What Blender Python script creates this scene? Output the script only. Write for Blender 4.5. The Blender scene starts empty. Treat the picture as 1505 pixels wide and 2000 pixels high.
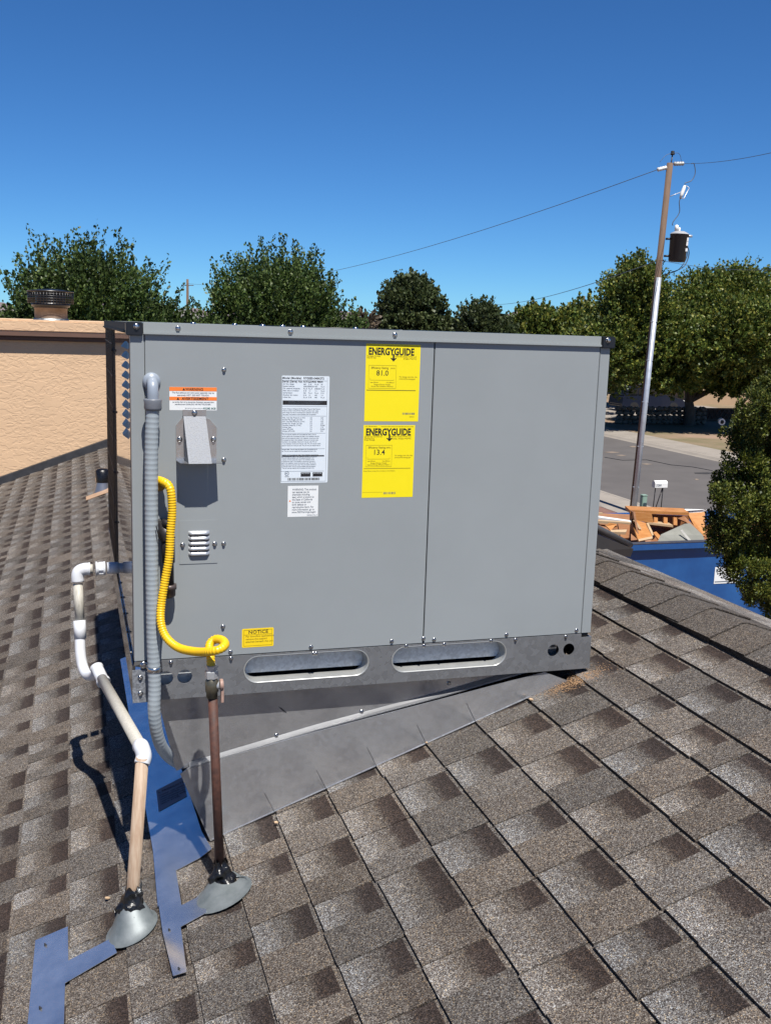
import bpy, bmesh, math, random
import numpy as np
from mathutils import Vector, Matrix
from mathutils.geometry import tessellate_polygon
random.seed(7); RNG = np.random.default_rng(7)
R = math.radians
scene = bpy.context.scene
col = scene.collection

# ------------------------------------------------------------------ camera
F = 1984.8
CX = Vector((0.9568, -0.28912, 0.03076)); CY = Vector((0.02244, 0.17892, 0.98361)); CZ = Vector((0.28988, 0.94043, -0.17768))
CO = Vector((-0.1196, -2.3425, 0.8825))
cd = bpy.data.cameras.new('camera'); cam = bpy.data.objects.new('camera', cd); col.objects.link(cam)
cd.sensor_fit = 'HORIZONTAL'; cd.sensor_width = 36; cd.lens = F / 1505 * 36
cd.clip_start = 0.05; cd.clip_end = 60000
m = Matrix((CX, CY, -CZ)).transposed().to_4x4(); m.translation = CO
cam.matrix_world = m
scene.camera = cam

# ------------------------------------------------------------------ light
w = bpy.data.worlds.new('World'); scene.world = w; w.use_nodes = True
wn = w.node_tree.nodes; wl = w.node_tree.links
sky = wn.new('ShaderNodeTexSky'); sky.sky_type = 'NISHITA'; sky.sun_disc = False
sky.sun_elevation = R(62.5); sky.sun_rotation = R(176); sky.altitude = 1800
sky.air_density = 0.85; sky.dust_density = 0.0; sky.ozone_density = 1.0
bg = wn['Background']; bg.inputs['Strength'].default_value = 0.056
hs = wn.new('ShaderNodeHueSaturation'); hs.inputs['Saturation'].default_value = 1.1
wb = wn.new('ShaderNodeVectorMath'); wb.operation = 'MULTIPLY'; wb.inputs[1].default_value = (0.41, 0.79, 1.17)   # camera white balance of the sky
wl.new(sky.outputs[0], hs.inputs['Color']); wl.new(hs.outputs[0], wb.inputs[0]); wl.new(wb.outputs[0], bg.inputs[0])
sd = bpy.data.lights.new('sun', 'SUN'); sd.energy = 5.0; sd.angle = R(0.5); sd.color = (1.0, 0.955, 0.89)
sun = bpy.data.objects.new('sun', sd); col.objects.link(sun)
sun.rotation_euler = Vector((-0.034, 0.52, -1)).to_track_quat('-Z', 'Y').to_euler()
scene.view_settings.view_transform = 'Standard'; scene.view_settings.look = 'None'
scene.view_settings.exposure = 0.78; scene.view_settings.gamma = 1.0
scene.view_settings.use_curve_mapping = False

# ------------------------------------------------------------------ helpers
def ray(u, v):
    return CX * ((u - 752.5) / F) - CY * ((v - 1000) / F) + CZ
def px(u, v, Y):
    d = ray(u, v); return CO + d * ((Y - CO.y) / d.y)
def pz(u, v, Z):
    d = ray(u, v); return CO + d * ((Z - CO.z) / d.z)
def pd(u, v, D):
    return CO + ray(u, v) * D

def col4(c): return (c[0], c[1], c[2], 1)
KEEP = ('label', 'notice', 'ink', 'white', 'green', 'dark_leaves')
def mat(name, color, rough=0.6, metal=0.0, var=0.15, scale=8.0, bump=0.0, bscale=None, coat=0.0, coatr=0.05, color2=None, spec=0.5, stretch=None, detail=5, trans=0.0):
    k = .87 if name.startswith(KEEP) else .645
    color = tuple(c * k for c in color); color2 = tuple(c * k for c in color2) if color2 else None
    m = bpy.data.materials.new(name); m.use_nodes = True
    n = m.node_tree.nodes; l = m.node_tree.links; b = n['Principled BSDF']
    b.inputs['Roughness'].default_value = rough; b.inputs['Metallic'].default_value = metal
    b.inputs['Specular IOR Level'].default_value = spec
    b.inputs['Coat Weight'].default_value = coat; b.inputs['Coat Roughness'].default_value = coatr
    tc = n.new('ShaderNodeNewGeometry'); src = tc.outputs['Position']
    if stretch:
        mp = n.new('ShaderNodeMapping'); mp.inputs['Scale'].default_value = stretch; l.new(src, mp.inputs[0]); src = mp.outputs[0]
    nz = n.new('ShaderNodeTexNoise'); nz.inputs['Scale'].default_value = scale; nz.inputs['Detail'].default_value = detail
    nz.inputs['Roughness'].default_value = 0.65
    l.new(src, nz.inputs['Vector'])
    rp = n.new('ShaderNodeValToRGB'); l.new(nz.outputs[0], rp.inputs[0])
    c2 = color2 or tuple(min(1, c * (1 + var)) for c in color)
    c1 = tuple(c * (1 - var) for c in color) if not color2 else color
    rp.color_ramp.elements[0].position = 0.32; rp.color_ramp.elements[1].position = 0.68
    rp.color_ramp.elements[0].color = col4(c1); rp.color_ramp.elements[1].color = col4(c2)
    l.new(rp.outputs[0], b.inputs['Base Color'])
    rr = n.new('ShaderNodeMapRange'); rr.inputs[3].default_value = max(0.02, rough * 0.82); rr.inputs[4].default_value = min(1, rough * 1.18)
    l.new(nz.outputs[0], rr.inputs[0]); l.new(rr.outputs[0], b.inputs['Roughness'])
    if bump:
        n2 = n.new('ShaderNodeTexNoise'); n2.inputs['Scale'].default_value = bscale or scale * 6; n2.inputs['Detail'].default_value = 4
        l.new(src, n2.inputs['Vector'])
        bp = n.new('ShaderNodeBump'); bp.inputs['Strength'].default_value = 0.6; bp.inputs['Distance'].default_value = bump
        l.new(n2.outputs[0], bp.inputs['Height']); l.new(bp.outputs[0], b.inputs['Normal'])
    if trans:
        t = n.new('ShaderNodeBsdfTranslucent'); l.new(rp.outputs[0], t.inputs[0])
        mx = n.new('ShaderNodeMixShader'); mx.inputs[0].default_value = trans
        l.new(b.outputs[0], mx.inputs[1]); l.new(t.outputs[0], mx.inputs[2]); l.new(mx.outputs[0], n['Material Output'].inputs[0])
    return m

def galv(name, base, rough, cell, contrast=0.25, bump=0.0003, metal=1.0, wav=0.0):
    """galvanised sheet: crystalline spangle from a voronoi"""
    base = [c * .7 for c in base]
    m = bpy.data.materials.new(name); m.use_nodes = True
    n = m.node_tree.nodes; l = m.node_tree.links; b = n['Principled BSDF']
    g = n.new('ShaderNodeNewGeometry'); v = n.new('ShaderNodeTexVoronoi'); v.inputs['Scale'].default_value = 1 / cell
    l.new(g.outputs['Position'], v.inputs['Vector'])
    nz = n.new('ShaderNodeTexNoise'); nz.inputs['Scale'].default_value = 9; nz.inputs['Detail'].default_value = 6
    l.new(g.outputs['Position'], nz.inputs['Vector'])
    mx = n.new('ShaderNodeMix'); mx.data_type = 'FLOAT'; mx.inputs[0].default_value = 0.5
    sp = n.new('ShaderNodeSeparateColor'); l.new(v.outputs['Color'], sp.inputs[0])
    l.new(sp.outputs[0], mx.inputs[2]); l.new(nz.outputs[0], mx.inputs[3])
    rp = n.new('ShaderNodeValToRGB'); l.new(mx.outputs[0], rp.inputs[0])
    rp.color_ramp.elements[0].position = 0.25; rp.color_ramp.elements[1].position = 0.75
    rp.color_ramp.elements[0].color = col4([c * (1 - contrast) for c in base]); rp.color_ramp.elements[1].color = col4([min(1, c * (1 + contrast)) for c in base])
    l.new(rp.outputs[0], b.inputs['Base Color'])
    b.inputs['Metallic'].default_value = metal
    rr = n.new('ShaderNodeMapRange'); rr.inputs[3].default_value = rough * 0.7; rr.inputs[4].default_value = rough * 1.35
    l.new(mx.outputs[0], rr.inputs[0]); l.new(rr.outputs[0], b.inputs['Roughness'])
    bp = n.new('ShaderNodeBump'); bp.inputs['Strength'].default_value = 0.5; bp.inputs['Distance'].default_value = bump
    l.new(mx.outputs[0], bp.inputs['Height']); l.new(bp.outputs[0], b.inputs['Normal'])
    if wav:
        nw = n.new('ShaderNodeTexNoise'); nw.inputs['Scale'].default_value = 5; nw.inputs['Detail'].default_value = 1; l.new(g.outputs['Position'], nw.inputs['Vector'])
        b2 = n.new('ShaderNodeBump'); b2.inputs['Strength'].default_value = 1; b2.inputs['Distance'].default_value = wav; l.new(nw.outputs[0], b2.inputs['Height']); l.new(bp.outputs[0], b2.inputs['Normal']); l.new(b2.outputs[0], b.inputs['Normal'])
    return m

class MB:
    def __init__(s): s.v = []; s.f = []; s.sm = []
    def add(s, vs, fs, smooth=False):
        o = len(s.v); s.v += [tuple(p) for p in vs]; s.f += [tuple(i + o for i in f) for f in fs]; s.sm += [smooth] * len(fs); return s
    def box(s, x0, x1, y0, y1, z0, z1, M=None):
        vs = [Vector((x, y, z)) for z in (z0, z1) for y in (y0, y1) for x in (x0, x1)]
        if M: vs = [M @ p for p in vs]
        return s.add(vs, [(0, 2, 3, 1), (4, 5, 7, 6), (0, 1, 5, 4), (2, 6, 7, 3), (0, 4, 6, 2), (1, 3, 7, 5)])
    def beam(s, a, b, w, h, up=(0, 0, 1)):
        a = Vector(a); b = Vector(b); d = (b - a); L = d.length; d.normalize()
        x = d.cross(Vector(up)); 
        if x.length < 1e-4: x = d.cross(Vector((1, 0, 0)))
        x.normalize(); z = x.cross(d)
        M = Matrix((x, d, z)).transposed().to_4x4(); M.translation = a
        return s.box(-w / 2, w / 2, 0, L, -h / 2, h / 2, M)
    def tube(s, pts, rad, n=16, caps=True, smooth=True):
        pts = [Vector(p) for p in pts]
        if not hasattr(rad, '__len__'): rad = [rad] * len(pts)
        T = []
        for i in range(len(pts)):
            a = pts[max(0, i - 1)]; b = pts[min(len(pts) - 1, i + 1)]; t = (b - a)
            T.append(t.normalized() if t.length > 1e-9 else Vector((0, 0, 1)))
        nrm = T[0].cross(Vector((0.13, 0.37, 0.91))).normalized()
        vs = []
        for i, p in enumerate(pts):
            nrm = (nrm - T[i] * nrm.dot(T[i])).normalized(); bn = T[i].cross(nrm)
            for k in range(n):
                a = 2 * math.pi * k / n; vs.append(p + (nrm * math.cos(a) + bn * math.sin(a)) * rad[i])
        fs = [(i * n + k, i * n + (k + 1) % n, (i + 1) * n + (k + 1) % n, (i + 1) * n + k) for i in range(len(pts) - 1) for k in range(n)]
        s.add(vs, fs, smooth)
        if caps:
            s.add(vs[:n][::-1], [tuple(range(n))]); s.add(vs[-n:], [tuple(range(n))])
        return s
    def prism(s, poly, d, cap2=True):
        """poly: list of 3D points; d: extrusion vector"""
        poly = [Vector(p) for p in poly]; d = Vector(d); n = len(poly)
        tr = tessellate_polygon([poly])
        nr = sum(((poly[t[1]] - poly[t[0]]).cross(poly[t[2]] - poly[t[0]]) for t in tr), Vector())
        s.add(poly, [tuple(t) for t in tr]); s.add([p + d for p in poly], [tuple(t[::-1]) for t in tr])
        vs = poly + [p + d for p in poly]
        return s.add(vs, [(i, (i + 1) % n, n + (i + 1) % n, n + i) for i in range(n)])
    def plate(s, loops, d):
        """loops: outer + hole loops, 3D points, extruded by d"""
        loops = [[Vector(p) for p in L] for L in loops]; d = Vector(d)
        fl = [p for L in loops for p in L]; tr = tessellate_polygon(loops)
        s.add(fl, [tuple(t) for t in tr]); s.add([p + d for p in fl], [tuple(t[::-1]) for t in tr])
        for L in loops:
            n = len(L); s.add(L + [p + d for p in L], [(i, (i + 1) % n, n + (i + 1) % n, n + i) for i in range(n)])
        return s
    def lathe(s, prof, c, axis=(0, 0, 1), n=24, smooth=True):
        c = Vector(c); ax = Vector(axis).normalized(); u = ax.orthogonal().normalized(); v = ax.cross(u)
        vs = []
        for (r, h) in prof:
            for k in range(n):
                a = 2 * math.pi * k / n; vs.append(c + ax * h + (u * math.cos(a) + v * math.sin(a)) * max(r, 1e-5))
        return s.add(vs, [(i * n + k, i * n + (k + 1) % n, (i + 1) * n + (k + 1) % n, (i + 1) * n + k) for i in range(len(prof) - 1) for k in range(n)], smooth)
    def build(s, name, m=None, parent=None, bevel=0.0, **kw):
        me = bpy.data.meshes.new(name); me.from_pydata(s.v, [], s.f)
        me.polygons.foreach_set('use_smooth', s.sm)
        if bevel or kw.pop('fix', True):
            bm = bmesh.new(); bm.from_mesh(me)
            bmesh.ops.remove_doubles(bm, verts=bm.verts, dist=1e-6)
            bmesh.ops.recalc_face_normals(bm, faces=bm.faces)
            if bevel:
                es = [e for e in bm.edges if len(e.link_faces) == 2 and e.calc_face_angle(0) > 0.6]
                bmesh.ops.bevel(bm, geom=es, offset=bevel, segments=2, affect='EDGES', clamp_overlap=True)
            bm.to_mesh(me); bm.free()
        o = bpy.data.objects.new(name, me); col.objects.link(o)
        if m: me.materials.append(m)
        if parent is not None:
            put(o, parent)
        return o

def put(o, parent):
    o.parent = parent
    o.matrix_parent_inverse = Matrix.Translation(-world_loc(parent))
def world_loc(o):
    p = o.location.copy()
    while o.parent is not None:
        o2 = o.parent; p = p + o.matrix_parent_inverse.translation + o2.location; o = o2
    return p
def thing(name, label, cat, loc=(0, 0, 0), group=None):
    o = bpy.data.objects.new(name, None); col.objects.link(o); o.location = loc; o.empty_display_size = 0.1
    o['label'] = label; o['category'] = cat
    if group: o['group'] = group
    return o
def tag(o, label, cat, group=None):
    o['label'] = label; o['category'] = cat
    if group: o['group'] = group
    return o
def struct(name, mb, m):
    o = mb.build(name, m); o['kind'] = 'structure'; return o
def smooth_path(pts, n=12):
    P = [Vector(p) for p in pts]; P = [P[0] * 2 - P[1]] + P + [P[-1] * 2 - P[-2]]; out = []
    for i in range(1, len(P) - 2):
        for k in range(n):
            t = k / n; a, b, c, d = P[i - 1:i + 3]
            out.append(0.5 * ((2 * b) + (c - a) * t + (2 * a - 5 * b + 4 * c - d) * t * t + (3 * b - a - 3 * c + d) * t ** 3))
    out.append(P[-2]); return out
def even(pts, step):
    L = [0]
    for i in range(1, len(pts)): L.append(L[-1] + (pts[i] - pts[i - 1]).length)
    N = max(2, int(L[-1] / step)); out = []; j = 0
    for k in range(N + 1):
        d = L[-1] * k / N
        while j < len(L) - 2 and L[j + 1] < d: j += 1
        t = (d - L[j]) / max(1e-9, L[j + 1] - L[j]); out.append(pts[j].lerp(pts[j + 1], min(1, t)))
    return out
def ribbed(mb, pts, r, pitch, depth, n=16, per=4, sharp=1.0):
    P = even(pts, pitch / per)
    rad = [r - depth * (0.5 + 0.5 * math.cos(2 * math.pi * i / per)) ** sharp for i in range(len(P))]
    return mb.tube(P, rad, n)

def text(body, x, z, size, m, parent, y, align='LEFT', bold=0.0, rot=0.0, sx=1.0, name='print', M=None, ls=1.0):
    cu = bpy.data.curves.new(name, 'FONT'); cu.body = body; cu.size = size; cu.align_x = align; cu.offset = bold * size
    cu.space_line = ls; cu.resolution_u = 2; cu.extrude = 0.00008
    o = bpy.data.objects.new('tmp', cu); col.objects.link(o)
    bpy.context.view_layer.update()
    me = bpy.data.meshes.new_from_object(o.evaluated_get(bpy.context.evaluated_depsgraph_get()))
    bpy.data.objects.remove(o); bpy.data.curves.remove(cu)
    if M is None:
        M = Matrix.Translation((x, y, z)) @ Matrix.Rotation(rot, 4, 'Y') @ Matrix.Rotation(R(90), 4, 'X') @ Matrix.Diagonal((sx, 1, 1, 1))
    me.transform(M); me.name = name
    o = bpy.data.objects.new(name, me); col.objects.link(o); me.materials.clear(); me.materials.append(m)
    put(o, parent); return o
def join_into(objs):
    """merge the meshes of objs into the first one (data only)"""
    bm = bmesh.new()
    for o in objs: bm.from_mesh(o.data)
    bm.to_mesh(objs[0].data); bm.free()
    for o in objs[1:]:
        bpy.data.objects.remove(o)
    return objs[0]

# ------------------------------------------------------------------ materials
def shingle_mat():
    m = bpy.data.materials.new('asphalt_shingle'); m.use_nodes = True
    n = m.node_tree.nodes; l = m.node_tree.links; b = n['Principled BSDF']
    g = n.new('ShaderNodeNewGeometry'); at = n.new('ShaderNodeAttribute'); at.attribute_name = 'tint'
    uv = n.new('ShaderNodeUVMap'); uv.uv_map = 'UVMap'
    v = n.new('ShaderNodeTexVoronoi'); v.inputs['Scale'].default_value = 600; l.new(g.outputs['Position'], v.inputs['Vector'])
    s = n.new('ShaderNodeSeparateColor'); l.new(v.outputs['Color'], s.inputs[0])
    r = n.new('ShaderNodeValToRGB'); r.color_ramp.interpolation = 'CONSTANT'; l.new(s.outputs[0], r.inputs[0])
    cs = [(0, (.030, .026, .025)), (.20, (.085, .069, .061)), (.44, (.130, .112, .098)), (.62, (.185, .167, .148)), (.78, (.255, .240, .220)), (.90, (.36, .355, .345)), (.96, (.42, .33, .22))]
    e = r.color_ramp.elements; e[0].color = col4(cs[0][1]); e[1].position = cs[1][0]; e[1].color = col4(cs[1][1])
    for p, c in cs[2:]:
        x = e.new(p); x.color = col4(c)
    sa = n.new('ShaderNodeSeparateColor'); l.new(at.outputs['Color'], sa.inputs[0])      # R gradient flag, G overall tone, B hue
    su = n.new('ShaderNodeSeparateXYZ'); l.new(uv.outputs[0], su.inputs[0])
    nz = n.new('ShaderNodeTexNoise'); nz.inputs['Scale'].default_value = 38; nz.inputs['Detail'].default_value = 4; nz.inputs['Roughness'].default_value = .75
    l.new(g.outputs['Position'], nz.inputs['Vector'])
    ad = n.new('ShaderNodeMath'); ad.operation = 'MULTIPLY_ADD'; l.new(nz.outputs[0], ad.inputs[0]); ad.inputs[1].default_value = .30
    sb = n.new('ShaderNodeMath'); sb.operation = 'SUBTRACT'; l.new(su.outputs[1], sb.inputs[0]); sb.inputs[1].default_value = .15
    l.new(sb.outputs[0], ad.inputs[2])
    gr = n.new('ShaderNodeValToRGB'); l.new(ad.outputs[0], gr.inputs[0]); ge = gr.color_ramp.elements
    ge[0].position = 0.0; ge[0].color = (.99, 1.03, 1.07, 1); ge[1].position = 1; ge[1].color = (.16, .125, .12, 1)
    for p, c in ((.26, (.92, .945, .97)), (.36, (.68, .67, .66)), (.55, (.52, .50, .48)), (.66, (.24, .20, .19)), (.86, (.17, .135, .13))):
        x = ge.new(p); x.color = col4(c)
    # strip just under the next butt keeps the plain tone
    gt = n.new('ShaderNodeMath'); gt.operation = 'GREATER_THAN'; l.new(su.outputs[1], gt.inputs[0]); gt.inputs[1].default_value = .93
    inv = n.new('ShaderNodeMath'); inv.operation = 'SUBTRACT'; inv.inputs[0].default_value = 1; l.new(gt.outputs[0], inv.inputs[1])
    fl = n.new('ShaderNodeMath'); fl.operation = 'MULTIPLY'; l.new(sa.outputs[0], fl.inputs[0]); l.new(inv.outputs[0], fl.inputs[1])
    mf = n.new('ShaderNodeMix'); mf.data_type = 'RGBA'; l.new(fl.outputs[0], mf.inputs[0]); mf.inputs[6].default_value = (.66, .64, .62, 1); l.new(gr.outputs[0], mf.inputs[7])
    # large weathering
    n3 = n.new('ShaderNodeTexNoise'); n3.inputs['Scale'].default_value = 2.2; n3.inputs['Detail'].default_value = 5; l.new(g.outputs['Position'], n3.inputs['Vector'])
    m3 = n.new('ShaderNodeMapRange'); m3.inputs[1].default_value = .3; m3.inputs[2].default_value = .7; m3.inputs[3].default_value = .86; m3.inputs[4].default_value = 1.12; l.new(n3.outputs[0], m3.inputs[0])
    n4 = n.new('ShaderNodeTexNoise'); n4.inputs['Scale'].default_value = 110; n4.inputs['Detail'].default_value = 2; l.new(g.outputs['Position'], n4.inputs['Vector'])
    m4 = n.new('ShaderNodeMapRange'); m4.inputs[1].default_value = .3; m4.inputs[2].default_value = .7; m4.inputs[3].default_value = .8; m4.inputs[4].default_value = 1.2; l.new(n4.outputs[0], m4.inputs[0])
    a1 = n.new('ShaderNodeMath'); a1.operation = 'MULTIPLY'; a1.inputs[0].default_value = 1; l.new(sa.outputs[1], a1.inputs[1])
    a2 = n.new('ShaderNodeMath'); a2.operation = 'MULTIPLY'; l.new(a1.outputs[0], a2.inputs[0]); l.new(m3.outputs[0], a2.inputs[1])
    a3 = n.new('ShaderNodeMath'); a3.operation = 'MULTIPLY'; l.new(a2.outputs[0], a3.inputs[0]); l.new(m4.outputs[0], a3.inputs[1])
    a4 = n.new('ShaderNodeMath'); a4.operation = 'MULTIPLY'; l.new(a3.outputs[0], a4.inputs[0]); a4.inputs[1].default_value = .94
    hue = n.new('ShaderNodeMix'); hue.data_type = 'RGBA'; l.new(sa.outputs[2], hue.inputs[0]); hue.inputs[6].default_value = (1.02, .985, .95, 1); hue.inputs[7].default_value = (.97, 1.0, 1.04, 1)
    vm = n.new('ShaderNodeVectorMath'); vm.operation = 'SCALE'; l.new(r.outputs[0], vm.inputs[0]); l.new(a4.outputs[0], vm.inputs['Scale'])
    v2 = n.new('ShaderNodeVectorMath'); v2.operation = 'MULTIPLY'; l.new(vm.outputs[0], v2.inputs[0]); l.new(hue.outputs[2], v2.inputs[1])
    v3 = n.new('ShaderNodeVectorMath'); v3.operation = 'MULTIPLY'; l.new(v2.outputs[0], v3.inputs[0]); l.new(mf.outputs[2], v3.inputs[1])
    l.new(v3.outputs[0], b.inputs['Base Color']); b.inputs['Roughness'].default_value = .9; b.inputs['Specular IOR Level'].default_value = .25
    bp = n.new('ShaderNodeBump'); bp.inputs['Strength'].default_value = .55; bp.inputs['Distance'].default_value = .0012
    l.new(v.outputs['Distance'], bp.inputs['Height']); l.new(bp.outputs[0], b.inputs['Normal'])
    return m
M_SH = shingle_mat()
M_DECK = mat('roof_underlay', (.02, .019, .018), .9, scale=20)
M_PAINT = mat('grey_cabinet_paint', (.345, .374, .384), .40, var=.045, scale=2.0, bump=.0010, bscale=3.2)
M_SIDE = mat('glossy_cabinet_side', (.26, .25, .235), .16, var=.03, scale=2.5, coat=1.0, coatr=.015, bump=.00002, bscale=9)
M_TRIM = mat('trim_paint', (.36, .39, .39), .3, var=.03, scale=4)
M_TOP = mat('painted_top_sheet', (.32, .34, .35), .22, var=.03, scale=4, coat=.6)
M_BLACK = mat('black_plastic', (.014, .015, .019), .32, var=.1, scale=20)
M_DARK = mat('dark_gap', (.012, .012, .014), .7, scale=20)
M_COIL = mat('black_coil_guard', (.012, .010, .011), .5, scale=30)
M_RAIL = galv('galvanised_base_rail', (.27, .28, .295), .28, .012, .10, .00008, metal=.48)
M_CURB = galv('galvanised_curb', (.60, .61, .63), .18, .012, .06, .00005, metal=.76, wav=.006)
M_SPANGLE = galv('bright_spangle_zinc', (.26, .275, .30), .62, .0038, .3, .0011, metal=.35)
M_SHEET = mat('dull_roof_flashing', (.86, .96, 1.08), .22, .93, color2=(1.45, 1.45, 1.45), scale=9, bump=.0006, bscale=14)
M_CONE = mat('zinc_cone', (.17, .20, .205), .55, .45, color2=(.29, .32, .33), scale=22, bump=.0003, bscale=60)
M_LIP = mat('bright_edge_zinc', (.42, .43, .45), .3, .75, var=.06, scale=5)
M_SCREW = mat('zinc_screw', (.78, .79, .80), .22, 1.0, var=.1, scale=200)
M_STEEL = mat('louver_steel', (.66, .69, .72), .28, .55, var=.1, scale=90)
M_YEL = mat('yellow_hose', (1.0, .60, .008), .36, var=.05, scale=60)
M_CONDUIT = mat('grey_conduit', (.39, .44, .47), .38, var=.05, scale=40)
M_FIT = mat('grey_pvc_fitting', (.34, .39, .46), .3, var=.05, scale=40)
M_FITD = mat('grey_coupling', (.20, .215, .245), .4, var=.06, scale=40, bump=.0004, bscale=160)
M_PVC = mat('white_pvc', (.60, .62, .65), .33, var=.05, scale=30)
M_PVCOLD = mat('weathered_pvc', (.44, .42, .36), .55, color2=(.66, .63, .56), scale=26, stretch=(8, 8, 1), bump=.0002)
M_PVCTAN = mat('sunburnt_pvc', (.40, .26, .165), .6, color2=(.58, .45, .33), scale=16, stretch=(9, 9, 1), bump=.0005, bscale=60)
M_RUST = mat('rusty_steel', (.045, .018, .013), .7, color2=(.125, .046, .027), scale=70, bump=.0006, bscale=220)
M_BRASS = mat('valve_brass', (.20, .18, .13), .4, .7, var=.2, scale=80)
M_LEVER = mat('faded_lever', (.46, .30, .24), .5, var=.15, scale=60)
M_IRON = mat('black_iron', (.035, .03, .03), .42, .3, var=.25, scale=90, bump=.0004)
M_TAR = mat('roofing_tar', (.008, .008, .009), .28, var=.3, scale=90, bump=.003, bscale=130)
M_STUCCO = mat('peach_stucco', (.80, .545, .335), .92, var=.05, scale=1.5)
M_STUCCOB = mat('peach_parapet', (.80, .545, .335), .92, var=.05, scale=2, bump=.004, bscale=25)
M_BAND = mat('brown_trim_board', (.16, .085, .058), .7, var=.12, scale=6, stretch=(1, 1, 8))
M_FLASHD = mat('dark_step_flashing', (.035, .036, .042), .6, var=.3, scale=14, bump=.002)
M_WHITE = mat('label_white', (.62, .68, .73), .45, var=.015, scale=30)
M_WHITE2 = mat('label_paper', (.70, .72, .72), .5, var=.015, scale=30)
M_LYEL = mat('label_yellow', (.80, .66, .003), .42, var=.01, scale=30)
M_LYEL2 = mat('notice_yellow', (.82, .58, .01), .42, var=.01, scale=30)
M_INK = mat('ink_black', (.014, .012, .012), .5, scale=30)
M_INKG = mat('ink_grey', (.10, .12, .15), .5, scale=30)
M_INKO = mat('ink_olive', (.25, .19, .01), .5, scale=30)
M_ORANGE = mat('label_orange', (.80, .20, .03), .45, var=.02, scale=30)
M_DIRT = mat('dry_dirt', (.20, .125, .085), .95, color2=(.30, .215, .15), scale=1.1, bump=.02, bscale=8)

# bumpy stucco: cracked trowel relief
def stucco_relief(m, amt=.012):
    n = m.node_tree.nodes; l = m.node_tree.links; b = n['Principled BSDF']
    g = n.new('ShaderNodeNewGeometry'); mp = n.new('ShaderNodeMapping'); mp.inputs['Scale'].default_value = (1, 1, 1.9); l.new(g.outputs['Position'], mp.inputs[0])
    a = n.new('ShaderNodeTexNoise'); a.inputs['Scale'].default_value = 12; a.inputs['Detail'].default_value = 5; a.inputs['Distortion'].default_value = 1.1; l.new(mp.outputs[0], a.inputs['Vector'])
    r = n.new('ShaderNodeValToRGB'); l.new(a.outputs[0], r.inputs[0]); r.color_ramp.elements[0].position = .44; r.color_ramp.elements[1].position = .53
    c = n.new('ShaderNodeTexNoise'); c.inputs['Scale'].default_value = 60; c.inputs['Detail'].default_value = 3; l.new(g.outputs['Position'], c.inputs['Vector'])
    ad = n.new('ShaderNodeMath'); ad.operation = 'MULTIPLY_ADD'; l.new(c.outputs[0], ad.inputs[0]); ad.inputs[1].default_value = .35; l.new(r.outputs[0], ad.inputs[2])
    bp = n.new('ShaderNodeBump'); bp.inputs['Strength'].default_value = .7; bp.inputs['Distance'].default_value = amt
    l.new(ad.outputs[0], bp.inputs['Height']); l.new(bp.outputs[0], b.inputs['Normal'])
stucco_relief(M_STUCCO, .0022); stucco_relief(M_STUCCOB, .002)

# ------------------------------------------------------------------ the roof
TH = R(20); CT, ST = math.cos(TH), math.sin(TH)
ES = Vector((CT, 0, ST)); EN = Vector((-ST, 0, CT)); P0 = Vector((1.19, 0, -.016))
def rp(s, y, h=0.0): return P0 + ES * s + Vector((0, y, 0)) + EN * h
RIDGE = .405; GZ = -4.0
THB = R(18); EB = Vector((math.cos(THB), 0, -math.sin(THB))); NB = Vector((math.sin(THB), 0, math.cos(THB)))
def rb(w_, y, h=0.0): return rp(RIDGE, 0) + EB * w_ + Vector((0, y, 0)) + NB * h
def wmax(y): return .66

house = thing('house', 'house under the brown shingle roof that carries the grey unit, peach stucco part behind', 'house', (0, 0, GZ))
Y0, Y1, SLO = -3.4, 8.3, -3.6
deck = MB()
deck.prism([rp(SLO, Y0, -.12), rp(RIDGE, Y0, -.12), rp(RIDGE, Y0, 0), rp(SLO, Y0, 0)], (0, Y1 - Y0, 0))
roof = deck.build('roof', M_DECK, house)
# far side of the ridge, with its slanted outer edge
pb = MB(); ys = [Y0, -.6, -.3, 0, .5, 1, 2, 3, 5, Y1]
for a, b in zip(ys[:-1], ys[1:]):
    pb.add([rb(0, a), rb(wmax(a), a), rb(wmax(b), b), rb(0, b)], [(0, 1, 2, 3)])
    pb.add([rb(wmax(a), a), rb(wmax(a), a, -.14), rb(wmax(b), b, -.14), rb(wmax(b), b)], [(0, 1, 2, 3)])
pb.build('far_slope', M_DECK, roof)
# walls under the roof
hw = MB(); lo = rp(SLO + .4, 0).x
hw.box(lo, 1.5, Y0 + .3, Y1, GZ, rp(SLO + .4, 0).z - .13)
hw.prism([(lo, Y0 + .3, rp(SLO + .4, 0, -.13).z), (1.5, Y0 + .3, rp(SLO + .4, 0, -.13).z), (1.5, Y0 + .3, .0 - .14), (lo + .01, Y0 + .3, rp(SLO + .4, 0).z - .135)], (0, .1, 0))
hw.build('wall', M_STUCCO, house)

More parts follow.
